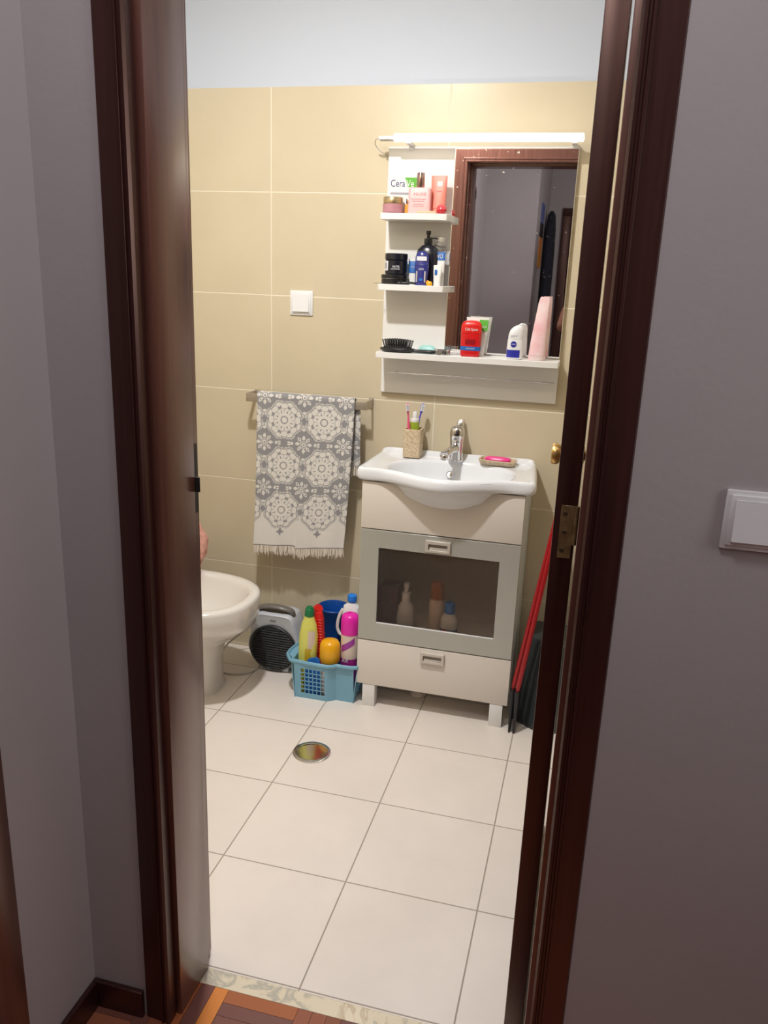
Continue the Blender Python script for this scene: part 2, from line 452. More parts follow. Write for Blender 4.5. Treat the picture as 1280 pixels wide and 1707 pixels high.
# parquet: squares of five strips, alternating direction
def parquet():
    bm = BM(); cl = []
    S = .155; n = 5; g = .0004
    tones = [(.27, .085, .045), (.20, .075, .055), (.36, .11, .04), (.22, .09, .07), (.58, .20, .04), (.18, .07, .06), (.32, .11, .06)]
    x0, y1 = HL, -.375
    rnd = random.Random(3)
    ix = 0
    x = .035-S*2
    while x < 2.3:
        iy = 0; y = y1
        while y > -3.4:
            for k in range(n):
                c = rnd.choice(tones)
                if (ix, iy) == (2, 0): c = [tones[3], tones[0], tones[2], tones[5], tones[4]][k]
                if (ix, iy) == (3, 0): c = [tones[2], tones[5], tones[1], tones[0], tones[3]][k]
                q = rnd.uniform(.85, 1.15); c = tuple(v*q for v in c)
                if (ix+iy) % 2 == 0:
                    a0, a1, b0, b1 = x+k*S/n, x+(k+1)*S/n, y-S, y
                else:
                    a0, a1, b0, b1 = x, x+S, y-(k+1)*S/n, y-k*S/n
                a0 = max(a0, HL); a1 = min(a1, 2.3)
                if a1-a0 < .002: continue
                box(bm, a0+g, a1-g, b0+g, b1-g, -.02, 0); cl += [c]*6
            y -= S; iy += 1
        x += S; ix += 1
    me = bpy.data.meshes.new('floor_hall'); bm.to_mesh(me); bm.free()
    at = me.color_attributes.new('Col', 'FLOAT_COLOR', 'CORNER')
    for p in me.polygons:
        c = cl[p.index]
        for li in p.loop_indices: at.data[li].color = (*c, 1)
    return me
o = struct('floor_hall', parquet(), 'parquet', smooth=False)
b = BM(); box(b, HL-.1, 2.4, -3.5, -.335, -.06, -.021); struct('floor_hall_base', b, 'wood_door', smooth=False)
b = BM(); box(b, .098, .822, -.375, -.3355, -.02, .0006, .0004, 1); struct('trim_1', b, 'marble', smooth=False)
bpy.data.objects['trim_1']['label'] = 'veined cream marble threshold strip in the doorway'

# baseboards of the hall
def skirt_run(b, x0, x1, y0, y1):
    box(b, x0, x1, y0, y1, 0, .062, .003)
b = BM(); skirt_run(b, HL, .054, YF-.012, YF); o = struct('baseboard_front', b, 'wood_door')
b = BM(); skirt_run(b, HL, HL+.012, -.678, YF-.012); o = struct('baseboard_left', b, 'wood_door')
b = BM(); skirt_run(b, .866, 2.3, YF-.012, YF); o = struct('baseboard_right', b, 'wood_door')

# ---- door frame and leaf
dr = thing('door_1', 'dark mahogany bathroom door frame with its leaf swung open', 'door', (.46, -.335, 0)); dr['kind'] = 'structure'
def U(b, xl, xr, zt, wl, y0, y1, bev=.002):
    """upside-down U: two posts of width wl outside xl / xr and a head above zt"""
    box(b, xl-wl, xl, y0, y1, 0, zt+wl, bev); box(b, xr, xr+wl, y0, y1, 0, zt+wl, bev); box(b, xl-.0005, xr+.0005, y0+.0004, y1-.0004, zt, zt+wl, bev)
def post_head(b, x0, x1, y0, y1, z0, z1, bev=.002): box(b, x0, x1, y0, y1, z0, z1, bev)
b = BM()   # lining: the deep reveal that also stops the leaf, then the rebate behind it
post_head(b, .099, .124, -.456, -.335, 0.0, 1.988); post_head(b, .797, .821, -.456, -.335, 0.0, 1.988); post_head(b, .099, .821, -.456, -.335, 1.988, 2.019)
post_head(b, .099, .112, -.335, -.302, 0.0, 2.0); post_head(b, .809, .821, -.335, -.302, 0.0, 2.0); post_head(b, .099, .821, -.335, -.302, 2.0, 2.019)
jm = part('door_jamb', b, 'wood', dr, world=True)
# casing with a stepped profile, hall side
def casing(sign, xi, xo, yface, ydir, name, z_in, t):
    """xi inner x, xo outer x, profile steps away from the wall along ydir"""
    b = BM()
    w = xo-xi
    prof = [(0, 0), (0, t*.82), (.06, t), (.13, t), (.16, t*.86), (.21, t*.86), (.24, t*.97), (.30, t*.97), (.33, t*.80), (.92, t*.72), (.985, t*.45), (1, 0)]
    poly = [(xi+w*u, yface+ydir*d) for u, d in prof]
    zt = z_in
    # mitred post
    rs = [[(p[0], p[1], 0) for p in poly], [(p[0], p[1], zt+abs(p[0]-xi)) for p in poly]]
    rings(b, rs); bmesh.ops.recalc_face_normals(b, faces=b.faces)
    return b
def head_casing(xl, xr, yface, ydir, z_in, w, t):
    b = BM()
    prof = [(0, 0), (0, t*.82), (.06, t), (.13, t), (.16, t*.86), (.21, t*.86), (.24, t*.97), (.30, t*.97), (.33, t*.80), (.92, t*.72), (.985, t*.45), (1, 0)]
    rs = [[(xl-w*u, yface+ydir*d, z_in+w*u) for u, d in prof], [(xr+w*u, yface+ydir*d, z_in+w*u) for u, d in prof]]
    rings(b, rs); bmesh.ops.recalc_face_normals(b, faces=b.faces); return b
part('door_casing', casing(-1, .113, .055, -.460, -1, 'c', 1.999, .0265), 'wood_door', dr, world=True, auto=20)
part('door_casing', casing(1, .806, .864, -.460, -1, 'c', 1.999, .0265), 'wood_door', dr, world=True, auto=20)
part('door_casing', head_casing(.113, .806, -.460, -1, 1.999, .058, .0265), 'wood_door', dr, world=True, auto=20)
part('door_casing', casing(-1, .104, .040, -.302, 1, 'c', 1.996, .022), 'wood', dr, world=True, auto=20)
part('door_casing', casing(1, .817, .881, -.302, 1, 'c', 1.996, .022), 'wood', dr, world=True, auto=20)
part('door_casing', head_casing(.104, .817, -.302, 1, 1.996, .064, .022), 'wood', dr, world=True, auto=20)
# strike plate with a bent lip on the left post
b = BM(); box(b, .1125, .1145, -.334, -.306, 1.02, 1.15, .0006, 1); box(b, .1125, .133, -.3345, -.3325, 1.066, 1.094, .0008, 1)
part('strike_plate', b, 'darkmetal', jm, world=True, label='dark metal strike plate')
b = BM(); box(b, .758, .7931, -.332, .352, .008, 1.992, .0015)
for (z0, z1) in ((.16, .82), (.98, 1.86)):       # raised panels on both faces
    for (xa, xb) in ((.7545, .758),):
        box(b, xa, xb, -.22, .24, z0, z1, .0015)
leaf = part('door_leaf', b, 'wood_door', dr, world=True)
b = BM(); lathe(b, [(.004, .7545), (.022, .7545), (.024, .7525), (.011, .750), (.010, .742), (.021, .739), (.0245, .733), (.0245, .724), (.022, .7205), (.004, .7198)], 32, (.27, 1.072), 'x')
part('knob', b, 'brass_knob', leaf, world=True, label='round brass door knob')
b = BM(); lathe(b, [(.004, .7920), (.022, .7920), (.024, .7935), (.011, .796), (.010, .806), (.021, .809), (.0245, .815), (.0245, .824), (.022, .8275), (.004, .8282)], 32, (.27, 1.072), 'x')
part('knob', b, 'brass_knob', leaf, world=True, label='round brass door knob')
for z in (1.0655, 1.90):
    b = BM(); box(b, .768, .7895, -.3335, -.3318, z-.0445, z+.0445, .0005, 1)
    h = part('hinge', b, 'brass', leaf, world=True, label='brass hinge plate')
    for dz in (-.031, 0, .031):
        b = BM(); lathe(b, [(.0035, -.3347), (.0028, -.3352), (.0004, -.3348)], 12, (.775 if dz else .7765, z+dz), 'y')
        part('screw', b, 'screw', h, world=True)
    b = BM(); lathe(b, [(.0045, z-.02), (.0045, z+.0445)], 14, (.7925, -.3335)); part('hinge_barrel', b, 'brass', h, world=True)

# door casing on the hall's left wall with a closed leaf
d2 = thing('door_2', 'reddish brown door casing at the left edge of the picture', 'door', (HL, -1.12, 0)); d2['kind'] = 'structure'
b = BM()
for (y0, y1, z0, z1) in ((-.755, -.682, 0, 2.0), (-1.57, -1.497, 0, 2.0), (-1.57, -.682, 1.945, 2.02)):
    box(b, HL, HL+.016, y0, y1, z0, z1, .003); 
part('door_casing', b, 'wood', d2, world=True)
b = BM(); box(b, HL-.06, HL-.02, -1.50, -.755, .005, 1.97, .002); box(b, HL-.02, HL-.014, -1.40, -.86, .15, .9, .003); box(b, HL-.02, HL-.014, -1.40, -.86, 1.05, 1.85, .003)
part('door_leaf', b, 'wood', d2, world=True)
# dark door at the end of the hall
d3 = thing('door_3', 'dark closed hall door seen in the mirror', 'door', (.85, -3.35, 0)); d3['kind'] = 'structure'
b = BM()
for (x0, x1, z0, z1) in ((.41, .48, 0, 1.99), (1.26, 1.33, 0, 1.99), (.41, 1.33, 1.99, 2.05)): box(b, x0, x1, -3.35, -3.332, z0, z1, .003)
part('door_casing', b, 'wood_door', d3, world=True)
b = BM(); box(b, .48, 1.26, -3.349, -3.336, 0.005, 1.99, .001)
for (z0, z1) in ((.15, .9), (1.05, 1.85)): box(b, .58, 1.16, -3.336, -3.330, z0, z1, .003)
part('door_leaf', b, 'wood_door', d3, world=True)
b = BM(); tube(b, spline([(1.20, -3.336, 1.03), (1.20, -3.30, 1.03), (1.19, -3.292, 1.03), (1.10, -3.292, 1.03)]), .008); part('door_handle', b, 'satin', d3, world=True)

# ================================================================== WALL SWITCHES
def wall_switch(loc, w, label, groups=1):
    t = thing('light_switch', label, 'light switch', loc)
    b = BM(); box(b, -w/2, w/2, -.006, 0, -w/2, w/2, .0018); box(b, -w/2+.006, w/2-.006, -.009, -.0055, -w/2+.006, w/2-.006, .0015)
    part('plate', b, 'whitepl', t)
    b = BM(); k = w/2-.0125
    prism(b, [(-.0092, -k), (-.0145, -k), (-.0100, k), (-.0092, k)], -k, k, 'x')
    part('rocker', b, 'whitepl', t, bevel=.001)
    return t
wall_switch((-.222, D, 1.353), .084, 'square white rocker switch on the beige tiled wall')
wall_switch((1.028, YF, 1.152), .083, 'white rocker switch on the dim hall wall right of the doorway')

# ================================================================== FLOOR DRAIN
t = thing('floor_drain', 'round polished steel drain cover set in the floor tiles', 'floor drain', (.059, .513, 0))
b = BM(); lathe(b, [(.060, 0.0002), (.060, .0022), (.0575, .0034), (.049, .0036), (.047, .0024), (.001, .0024)], 64, cap0=True, cap1=True)
part('cover', b, 'steel', t, auto=25)
b = BM(); lathe(b, [(.0475, .0024), (.0475, .0042), (.0445, .0042), (.0445, .0024)], 64, cap0=False, cap1=False); part('rim', b, 'steel', t)

# ================================================================== VANITY
X0, X1, YV = .104, .631, .848
v = thing('vanity_cabinet', 'cream washbasin cabinet with grey framed glass door, drawer and square legs', 'bathroom cabinet', (.3675, 1.0, 0))
b = BM(); box(b, X0, X0+.016, YV+.019, D-.003, .085, .808, .001, 1); part('side_panel', b, 'lacquer_side', v, world=True)
b = BM(); box(b, X1-.016, X1, YV+.019, D-.003, .085, .808, .001, 1); part('side_panel', b, 'lacquer_side', v, world=True)
b = BM(); box(b, X0+.016, X1-.016, D-.012, D-.004, .085, .808); part('back_panel', b, 'lacquer', v, world=True)
for z in (.085, .252):
    b = BM(); box(b, X0+.016, X1-.016, YV+.022, D-.012, z, z+.016); part('shelf_board', b, 'lacquer', v, world=True)
b = BM(); box(b, X0, X1, YV, YV+.018, .654, .812, .0015); part('front_panel', b, 'lacquer', v, world=True)
b = BM(); box(b, X0, X1, YV, YV+.018, .085, .2505, .0015); dw = part('drawer', b, 'lacquer', v, world=True)
# grey door frame with a window
def frame(b, x0, x1, z0, z1, a0, a1, c0, c1, y0, y1):
    outer = [(x0, z0), (x1, z0), (x1, z1), (x0, z1)]; inner = [(a0, c0), (a1, c0), (a1, c1), (a0, c1)]
    def q(P, y): return [b.verts.new((p[0], y, p[1])) for p in P]
    o0, i0, o1, i1 = q(outer, y0), q(inner, y0), q(outer, y1), q(inner, y1)
    for i in range(4):
        j = (i+1) % 4
        b.faces.new((o0[i], o0[j], i0[j], i0[i])); b.faces.new((o1[j], o1[i], i1[i], i1[j]))
        b.faces.new((o0[j], o0[i], o1[i], o1[j])); b.faces.new((i0[i], i0[j], i1[j], i1[i]))
b = BM(); frame(b, X0, X1, .2545, .6505, .167, .567, .319, .589, YV, YV+.018); dd = part('door', b, 'grey_lacquer', v, world=True, smooth=True, bevel=.0015, label='grey framed flap door')
b = BM(); box(b, .163, .571, YV+.006, YV+.010, .315, .593); part('glass_pane', b, 'pane', dd, world=True, smooth=False)
b = BM(); box(b, .167, .567, YV+.0005, YV+.006, .319, .3215); part('bottom_bead', b, 'whitepl', dd, world=True)  # white strip painted in as the highlight along the pane's bevel edge
def pull(cx, cz, parent):
    b = BM(); w, h = .041, .0195
    frame(b, cx-w, cx+w, cz-h, cz+h, cx-w+.010, cx+w-.009, cz-h+.008, cz+h-.011, YV-.0105, YV)
    o = part('handle', b, 'handle', parent, world=True, bevel=.001)
    b = BM(); box(b, cx-w+.006, cx+w-.006, YV-.0016, YV-.0001, cz-h+.005, cz+h-.005); part('recess', b, 'mgrey' if False else 'handle_dark', o, world=False)  # dark plate on the flat front, the recess's shade put into its colour
    bb = bpy.data.objects[o.name].children[0]; bb.location = -Vector(v.location)
    b = BM(); box(b, cx-w+.0135, cx+w-.0095, YV-.0070, YV-.0016, cz-h+.0075, cz-.0035, .001); g = part('grip', b, 'handle', o); g.location = -Vector(v.location)
    return o
pull(.366, .617, dd); pull(.368, .2205, dw)
for (x, y) in ((.126, YV+.002), (.572, YV+.002), (.126, D-.06), (.572, D-.06)):
    b = BM(); box(b, x, x+.044, y, y+.040, 0, .0845, .001); part('leg', b, 'melamine', v, world=True)
# waste trap cup under the cabinet
b = BM(); lathe(b, [(.028, .0), (.030, .004), (.024, .012), (.016, .016), (.016, .084)], 24, (.30, .985)); t = thing('floor_waste_pipe', 'short cream waste pipe collar on the floor under the cabinet', 'pipe', (.30, .985, 0)); part('collar', b, 'lacquer', t, world=True)

# ================================================================== WASHBASIN
def basin_outline(n):
    cx, cy = .372, .965
    x0, x1, yb = .083, .660, 1.150
    pts = []
    poly = []
    def add(x, y): poly.append((x, y))
    # dense polygon, counter-clockwise from the right-back corner
    def front(x):
        u = (x-cx)/((x1-x0)/2)
        base = .838
        bow = .078*(.5+.5*cos(pi*min(1, abs(u)/.80)))
        return base-bow
    R = .018
    for i in range(9): a = pi/2*i/8; add(x1-.020-R+R*cos(a), yb-R+R*sin(a))
    for i in range(40): add(x1-.020-R-(x1-x0-.028-2*R)*i/39, yb)
    for i in range(9): a = pi/2+pi/2*i/8; add(x0+.008+R+R*cos(a), yb-R+R*sin(a))
    for i in range(1, 12):
        k = i/12; y = yb-R-(yb-R-.87)*k; add(x0+.008*(1-k)**1.3, y)
    for i in range(7): a = pi+pi/2*i/6; add(x0+.02+.02*cos(a), .858+.02*sin(a))
    for i in range(1, 60): x = x0+.02+(x1-x0-.04)*i/60; add(x, front(x))
    for i in range(7): a = 3*pi/2+pi/2*i/6; add(x1-.02+.02*cos(a), .858+.02*sin(a))
    for i in range(1, 12): k = i/12; add(x1-.020*k**1.2, .87+(yb-R-.87)*k)
    # ray cast by angle
    out = []
    for k in range(n):
        a = 2*pi*k/n; dx, dy = cos(a), sin(a); best = 0
        for i in range(len(poly)):
            p, q = poly[i], poly[(i+1) % len(poly)]
            ex, ey = q[0]-p[0], q[1]-p[1]
            den = dx*ey-dy*ex
            if abs(den) < 1e-12: continue
            tt = ((p[0]-cx)*ey-(p[1]-cy)*ex)/den; ss = ((p[0]-cx)*dy-(p[1]-cy)*dx)/den
            if tt > 0 and -1e-6 <= ss <= 1+1e-6: best = max(best, tt)
        out.append((dx, dy, best))
    return cx, cy, out
def make_basin():
    n = 144; cx, cy, ol = basin_outline(n)
    bcx, bcy, brx, bry = .374, .945, .207, .150
    def ell(a, s, z, dy=0, ax=1.):
        c, q = cos(a), sin(a); p = 2.25
        return (bcx+brx*s*ax*math.copysign(abs(c)**(2/p), c), bcy+dy+bry*s*math.copysign(abs(q)**(2/p), q), z)
    rs = []
    def O(inset, z, rise=0):
        r = []
        for k in range(n):
            dx, dy, R = ol[k]; x, y = cx+dx*(R-inset), cy+dy*(R-inset)
            zz = z+rise*max(0, min(1, (y-1.105)/.02))
            r.append((x, y, zz))
        return r
    def E(s, z, dy=0, ax=1.): return [ell(2*pi*k/n, s, z, dy, ax) for k in range(n)]
    # underside belly up to the outer lip
    rs += [E(.12, .700, .02), E(.42, .705, .018), E(.68, .733, .016), E(.86, .770, .012), E(.95, .800, .008)]
    rs += [O(.020, .8195), O(.006, .8185), O(.000, .824), O(-.001, .834), O(.000, .846), O(.004, .855), O(.012, .8595, .010), O(.022, .8575, .014), O(.032, .8535, .002)]
    mid = []
    a, b_ = O(.034, .852), E(1.07, .8505)
    for u in (.35, .7): mid.append([tuple(Vector(p)*(1-u)+Vector(q)*u) for p, q in zip(a, b_)])
    rs += mid
    rs += [E(1.07, .8500), E(1.025, .8500), E(1.0, .8470), E(.975, .838), E(.93, .810), E(.84, .775), E(.62, .742, .01), E(.35, .728, .015), E(.12, .722, .02)]
    bm = BM(); rings(bm, rs, True, True)
    return bm
wbn = thing('washbasin', 'glossy white bow-fronted ceramic washbasin on the cabinet', 'washbasin', (.372, .965, .70))
part('bowl', make_basin(), 'ceramic', wbn, world=True, auto=80)
b = BM(); lathe(b, [(.0105, 0), (.0125, .0008), (.0115, .0022), (.0095, .0018), (.009, .0004), (.0005, .0004)], 32)
xf(b, Matrix.Translation((.352, 1.0755, .806)) @ Matrix.Rotation(radians(62), 4, 'X')); part('overflow_ring', b, 'chrome', wbn, world=True)
b = BM(); lathe(b, [(.022, .7235), (.024, .7255), (.020, .7265), (.0005, .7262)], 32, (.374, .965)); part('drain', b, 'chrome', wbn, world=True)

# faucet
f = thing('faucet', 'chrome single lever mixer tap at the back of the washbasin', 'faucet', (.366, 1.095, .852))
b = BM(); lathe(b, [(.0235, 0), (.0235, .003), (.0215, .005), (.0200, .030), (.0205, .058), (.0215, .060), (.0215, .064), (.019, .067)], 36); part('body', b, 'chrome', f)
b = BM()
pts = spline([(0, .004, .036), (-.004, -.03, .042), (-.014, -.075, .040), (-.020, -.100, .036)], 6)
rs = []
for i, p in enumerate(pts):
    k = i/(len(pts)-1); hx, hz = .0145-.002*k, .0125-.003*k
    rs.append([(p.x+hx*c*1.0, p.y, p.z+hz*s) for c, s in [(math.copysign(abs(cos(2*pi*j/20))**.8, cos(2*pi*j/20)), math.copysign(abs(sin(2*pi*j/20))**.8, sin(2*pi*j/20))) for j in range(20)]])
rings(b, rs); part('spout', b, 'chrome', f)
b = BM(); lathe(b, [(.0105, .020), (.0115, .022), (.0115, .034), (.010, .036)], 24, (-.0195, -.094)); part('aerator', b, 'chrome', f)
b = BM(); loft(b, [(.066, .021, .021, 2), (.078, .0225, .0225, 2), (.092, .0225, .0225, 2.2), (.103, .019, .020, 2.2), (.108, .012, .014, 2)], 32)
lv = part('lever', b, 'chrome', f)
b = BM(); loft(b, [(0, .013, .008, 3), (.025, .012, .005, 3), (.048, .011, .0035, 3), (.052, .008, .002, 3)], 24)
xf(b, Matrix.Translation((0.004, -.004, .098)) @ Matrix.Rotation(radians(-62), 4, 'X') @ Matrix.Rotation(radians(180), 4, 'Z')); part('lever_blade', b, 'chrome', lv); f.scale = (1.12, 1.12, 1.12)
b = BM(); box(b, -.004, .006, -.0242, -.0212, .082, .088, .0008); part('temperature_mark', b, 'black', lv)

# tumbler, brushes, paste
cu = thing('toothbrush_holder', 'square speckled beige stone tumbler on the washbasin', 'toothbrush holder', (.213, 1.098, .8545))
b = BM()
w, hh, th = .0300, .098, .005
R = lambda s, z: sup(0, 0, z, s, s, 9, 48)
rings(b, [R(w, 0), R(w, .002), R(w+.0015, hh-.002), R(w+.001, hh), R(w-th, hh), R(w-th-.0005, hh-.003), R(w-th-.001, .008)], True, True)
part('cup', b, 'stone', cu, auto=30)
def toothbrush(loc, tilt, yaw, m, label, grp='toothbrushes standing in the stone tumbler'):
    t = thing('toothbrush', label, 'toothbrush', loc, 0, grp)
    Rm = Matrix.Rotation(yaw, 4, 'Z') @ Matrix.Rotation(tilt, 4, 'X')
    b = BM(); loft(b, [(0, .004, .003, 2.5), (.01, .006, .004, 2.5), (.06, .0062, .0042, 2.5), (.105, .005, .004, 2.5), (.125, .0028, .0026, 2.2), (.143, .0028, .0026, 2.2), (.150, .0055, .0028, 3), (.172, .0062, .0028, 3), (.178, .0035, .0022, 3)], 20)
    xf(b, Rm); part('handle', b, m, t)
    b = BM()
    for i in range(3):
        for j in range(7):
            x = -.0038+i*.0038; z = .1535+j*.0034; box(b, x-.0014, x+.0014, -.0135, -.0020, z-.0013, z+.0013, .0004, 1)
    xf(b, Rm); part('bristles', b, 'bristle', t)
    return t
toothbrush((.205, 1.093, .8630), radians(3), radians(12), 'pinkbrush', 'pink toothbrush leaning left in the stone tumbler')
bpy.data.objects['toothbrush'].rotation_euler = (0, radians(-5.5), 0)
tb = toothbrush((.206, 1.095, .8645), radians(-4), radians(20), 'bluebrush', 'blue and white toothbrush leaning right in the stone tumbler'); tb.rotation_euler = (0, radians(12.5), 0)
t = thing('toothpaste_tube', 'lime green toothpaste tube with white cap standing in the tumbler', 'toothpaste', (.2145, 1.100, .8635))
b = BM(); loft(b, [(0, .019, .002, 3), (.03, .0175, .007, 2.4), (.09, .0165, .013, 2.2), (.112, .0160, .0150, 2), (.118, .0155, .015, 2), (.120, .010, .010, 2)], 32)
part('tube_body', b, 'limegreen', t)
b = BM(); lathe(b, [(.0158, .112), (.0162, .116), (.0160, .122), (.009, .124)], 28); part('shoulder', b, 'crisp', t)
b = BM(); lathe(b, [(.0088, .124), (.0092, .126), (.0078, .144), (.0055, .147), (.0005, .1475)], 24); part('cap', b, 'whitepl', t)

# soap dish
sd = thing('soap_dish', 'beige oblong soap dish on the right of the washbasin', 'soap dish', (.511, 1.092, .8540), radians(-6))
b = BM(); rings(b, [sup(0, 0, 0, .055, .026, 5, 56), sup(0, 0, .002, .058, .029, 5, 56), sup(0, 0, .015, .064, .035, 5, 56), sup(0, 0, .0175, .063, .034, 5, 56), sup(0, 0, .0165, .058, .029, 5, 56), sup(0, 0, .006, .054, .025, 5, 56)])
part('dish', b, 'stone', sd)
t = thing('soap_bar', 'bright pink bar of soap lying in the beige dish', 'soap', (.511, 1.092, .8605), radians(-6))
b = BM(); loft(b, [(0, .038, .016, 3.2), (.004, .043, .021, 3.2), (.012, .044, .022, 3), (.0165, .040, .019, 2.8), (.018, .030, .012, 2.6)], 40); part('bar', b, 'pinksoap', t)

# ================================================================== MIRROR SHELF UNIT
mc = thing('mirror_shelf_unit', 'white wall unit with mirror, small side shelves and a long bottom shelf', 'bathroom mirror', (.38, D, 1.065))
UX0, UX1, UZ0, UZ1 = .078, .682, 1.065, 1.857
b = BM(); box(b, UX0, UX1, 1.138, D-.001, UZ0, UZ1, .0012, 1); part('back_board', b, 'melamine', mc, world=True)
b = BM(); box(b, .2965, UX1-.001, 1.1335, 1.138, 1.2155, UZ1-.006, .0008, 1); part('mirror', b, 'mirror', mc, world=True, smooth=False)
SH = dict()
for nm, z, x1, y0 in (('shelf', 1.628, .3065, 1.030), ('shelf', 1.410, .3065, 1.030), ('shelf', 1.192, .6845, 1.030)):
    b = BM()
    c = .022 if x1 < .5 else .004
    poly = [(UX0+.006, 1.1378), (UX0+.006, y0+.004), (UX0+.010, y0), (x1-c, y0), (x1-c*.35, y0+c*.25), (x1, y0+c), (x1, 1.1333 if x1 < .5 else 1.1378)]
    if x1 < .5: poly += [(.2960, 1.1333), (.2960, 1.1378)]
    prism(b, poly, z, z+.0195, 'z'); part(nm, b, 'melamine', mc, world=True, bevel=.0012)
b = BM(); box(b, .134, .650, 1.1035, 1.1055, 1.120, 1.122, .0005, 1)
tube(b, spline([(.136, 1.138, 1.136), (.136, 1.112, 1.136), (.136, 1.106, 1.132), (.140, 1.104, 1.126)]), .0016, 8)
part('towel_rail', b, 'chrome', mc, world=True)
bpy.data.objects.remove(bpy.data.objects['towel_rail'])
b = BM(); tube(b, spline([(.137, 1.139, 1.140), (.137, 1.108, 1.140), (.139, 1.100, 1.139), (.150, 1.098, 1.139), (.635, 1.098, 1.139), (.646, 1.100, 1.139), (.648, 1.108, 1.139), (.648, 1.139, 1.139)], 6), .0021, 10)
part('towel_rail', b, 'chrome', mc, world=True, label='thin chrome wire rail')
# lamp bar
lp = thing('mirror_lamp', 'lit white tube lamp above the mirror', 'lamp', (.405, 1.075, 1.858))
b = BM(); loft(b, [(.112, .0085, .0095, 2.6, 1.070, 1.8725), (.114, .0115, .0118, 2.6, 1.070, 1.8725), (.692, .0115, .0118, 2.6, 1.070, 1.8725), (.694, .0085, .0095, 2.6, 1.070, 1.8725)], 28)
for vv in b.verts: vv.co = Vector((vv.co.z, vv.co.x, vv.co.y))
part('diffuser', b, 'tube', lp, world=True, label='glowing white tube')
b = BM(); box(b, .058, .6965, 1.0845, 1.093, 1.8655, 1.8775, .001); box(b, .062, .113, 1.066, 1.0845, 1.8675, 1.8775, .0015)
part('housing', b, 'whitepl', lp, world=True)
for x in (.145, .66):
    b = BM(); box(b, x, x+.016, 1.082, 1.150, 1.8578, 1.8655, .001); box(b, x, x+.016, 1.1345, 1.1376, 1.846, 1.8585, .0006, 1); part('mounting_clip', b, 'whitepl', lp, world=True)
b = BM(); tube(b, spline([(.060, 1.080, 1.872), (.046, 1.090, 1.870), (.040, 1.110, 1.858), (.052, 1.128, 1.842), (.070, 1.146, 1.832), (.082, 1.150, 1.825)]), .0016, 8); part('cable', b, 'cable', lp, world=True)

# ------------------------------------------------------------------ items: top shelf (z 1.6475)
ZT, ZM, ZB = 1.6477, 1.4297, 1.2117
t = thing('cream_box', 'white moisturiser carton with green corner and CeraVe lettering at the back of the top shelf', 'carton', (.141, 1.112, ZT), radians(3))
b = BM(); box(b, -.043, .043, -.017, .017, 0, .118, .0008, 1); part('carton', b, 'crisp', t, smooth=False)
b = BM(); b.faces.new([b.verts.new(p) for p in ((.004, -.0174, .112), (.014, -.0174, .083), (.0425, -.0174, .083), (.0425, -.0174, .112))]); part('green_field', b, 'ceragreen', t, smooth=False)
b = BM(); box(b, -.042, .024, -.0175, -.0170, .060, .067); part('blue_band', b, 'greyink', t, smooth=False)
text('lettering', 'Cera', .030, 'navyink', t, (-.0185, -.0176, .093), sx=.80)
text('lettering', 'Ve', .030, 'crisp', t, (.0215, -.0178, .093), sx=.80)
t = thing('cosmetic_jar', 'mauve glass jar with gold lid at the left end of the top shelf', 'cosmetic jar', (.118, 1.062, ZT))
b = BM(); loft(b, [(0, .030, .030, 2), (.003, .033, .033, 2), (.026, .033, .033, 2), (.029, .029, .029, 2)], 40); part('jar_body', b, 'mauve', t)
b = BM(); loft(b, [(.0285, .031, .031, 2), (.030, .0315, .0315, 2), (.047, .0315, .0315, 2), (.049, .030, .030, 2)], 40); part('lid', b, 'gold', t)
t = thing('oil_bottle', 'tiny amber oil bottle between the jar and the pink carton', 'bottle', (.166, 1.068, ZT))
b = BM(); loft(b, [(0, .0095, .007, 3), (.002, .0105, .008, 3), (.026, .0105, .008, 3), (.029, .005, .005, 2), (.031, .005, .005, 2)], 28); part('flask', b, 'orange', t)
b = BM(); lathe(b, [(.0062, .031), (.0065, .033), (.0065, .043), (.006, .0445)], 20); part('cap', b, 'copper', t)
t = thing('perfume_bottle', 'pink perfume flask lettered NUXE with rose gold cap', 'perfume bottle', (.204, 1.068, ZT), radians(2))
b = BM(); loft(b, [(0, .034, .013, 7), (.002, .036, .015, 7), (.074, .036, .015, 7), (.078, .033, .013, 6), (.079, .010, .010, 2)], 48); part('flask', b, 'rose', t, auto=30)
b = BM(); lathe(b, [(.0115, .0795), (.0125, .081), (.0125, .121), (.0118, .1225)], 32); part('cap', b, 'copper', t)
text('lettering', 'NUXE', .0135, 'redink', t, (.002, -.0153, .058), sx=1.15)
text('lettering', '~~~~~~~~~', .010, 'redink', t, (.0, -.0153, .044), sx=.8) if False else None
b = BM()
for z, w_ in ((.043, .026), (.037, .022), (.028, .018), (.022, .020)): box(b, -w_, w_*.8, -.01535, -.0150, z, z+.0014)
part('small_print', b, 'redink', t, smooth=False)
t = thing('cream_tube', 'salmon cream tube with white emblem standing on its cap', 'cosmetic tube', (.259, 1.093, ZT), radians(-3))
b = BM(); loft(b, [(.018, .021, .014, 2.4), (.020, .0235, .0155, 2.4), (.06, .0245, .012, 2.4), (.100, .0255, .004, 3), (.118, .026, .0012, 4)], 40); part('tube_body', b, 'salmon', t)
b = BM(); loft(b, [(0, .020, .014, 2.4), (.017, .021, .0145, 2.4), (.0185, .020, .014, 2.4)], 36); part('cap', b, 'salmon', t)
b = BM(); loft(b, [(.086, .0085, .0008, 3), (.100, .0085, .0008, 3)], 20); xf(b, Matrix.Translation((.004, -.0062, 0))); part('emblem', b, 'crisp', t, smooth=False)
text('lettering', 'NUXE', .006, 'redink', t, (.002, -.0108, .070), sx=1.0)
t = thing('soap_wrapper', 'flat pale orange packet lying in front of the salmon tube', 'packet', (.232, 1.047, ZT))
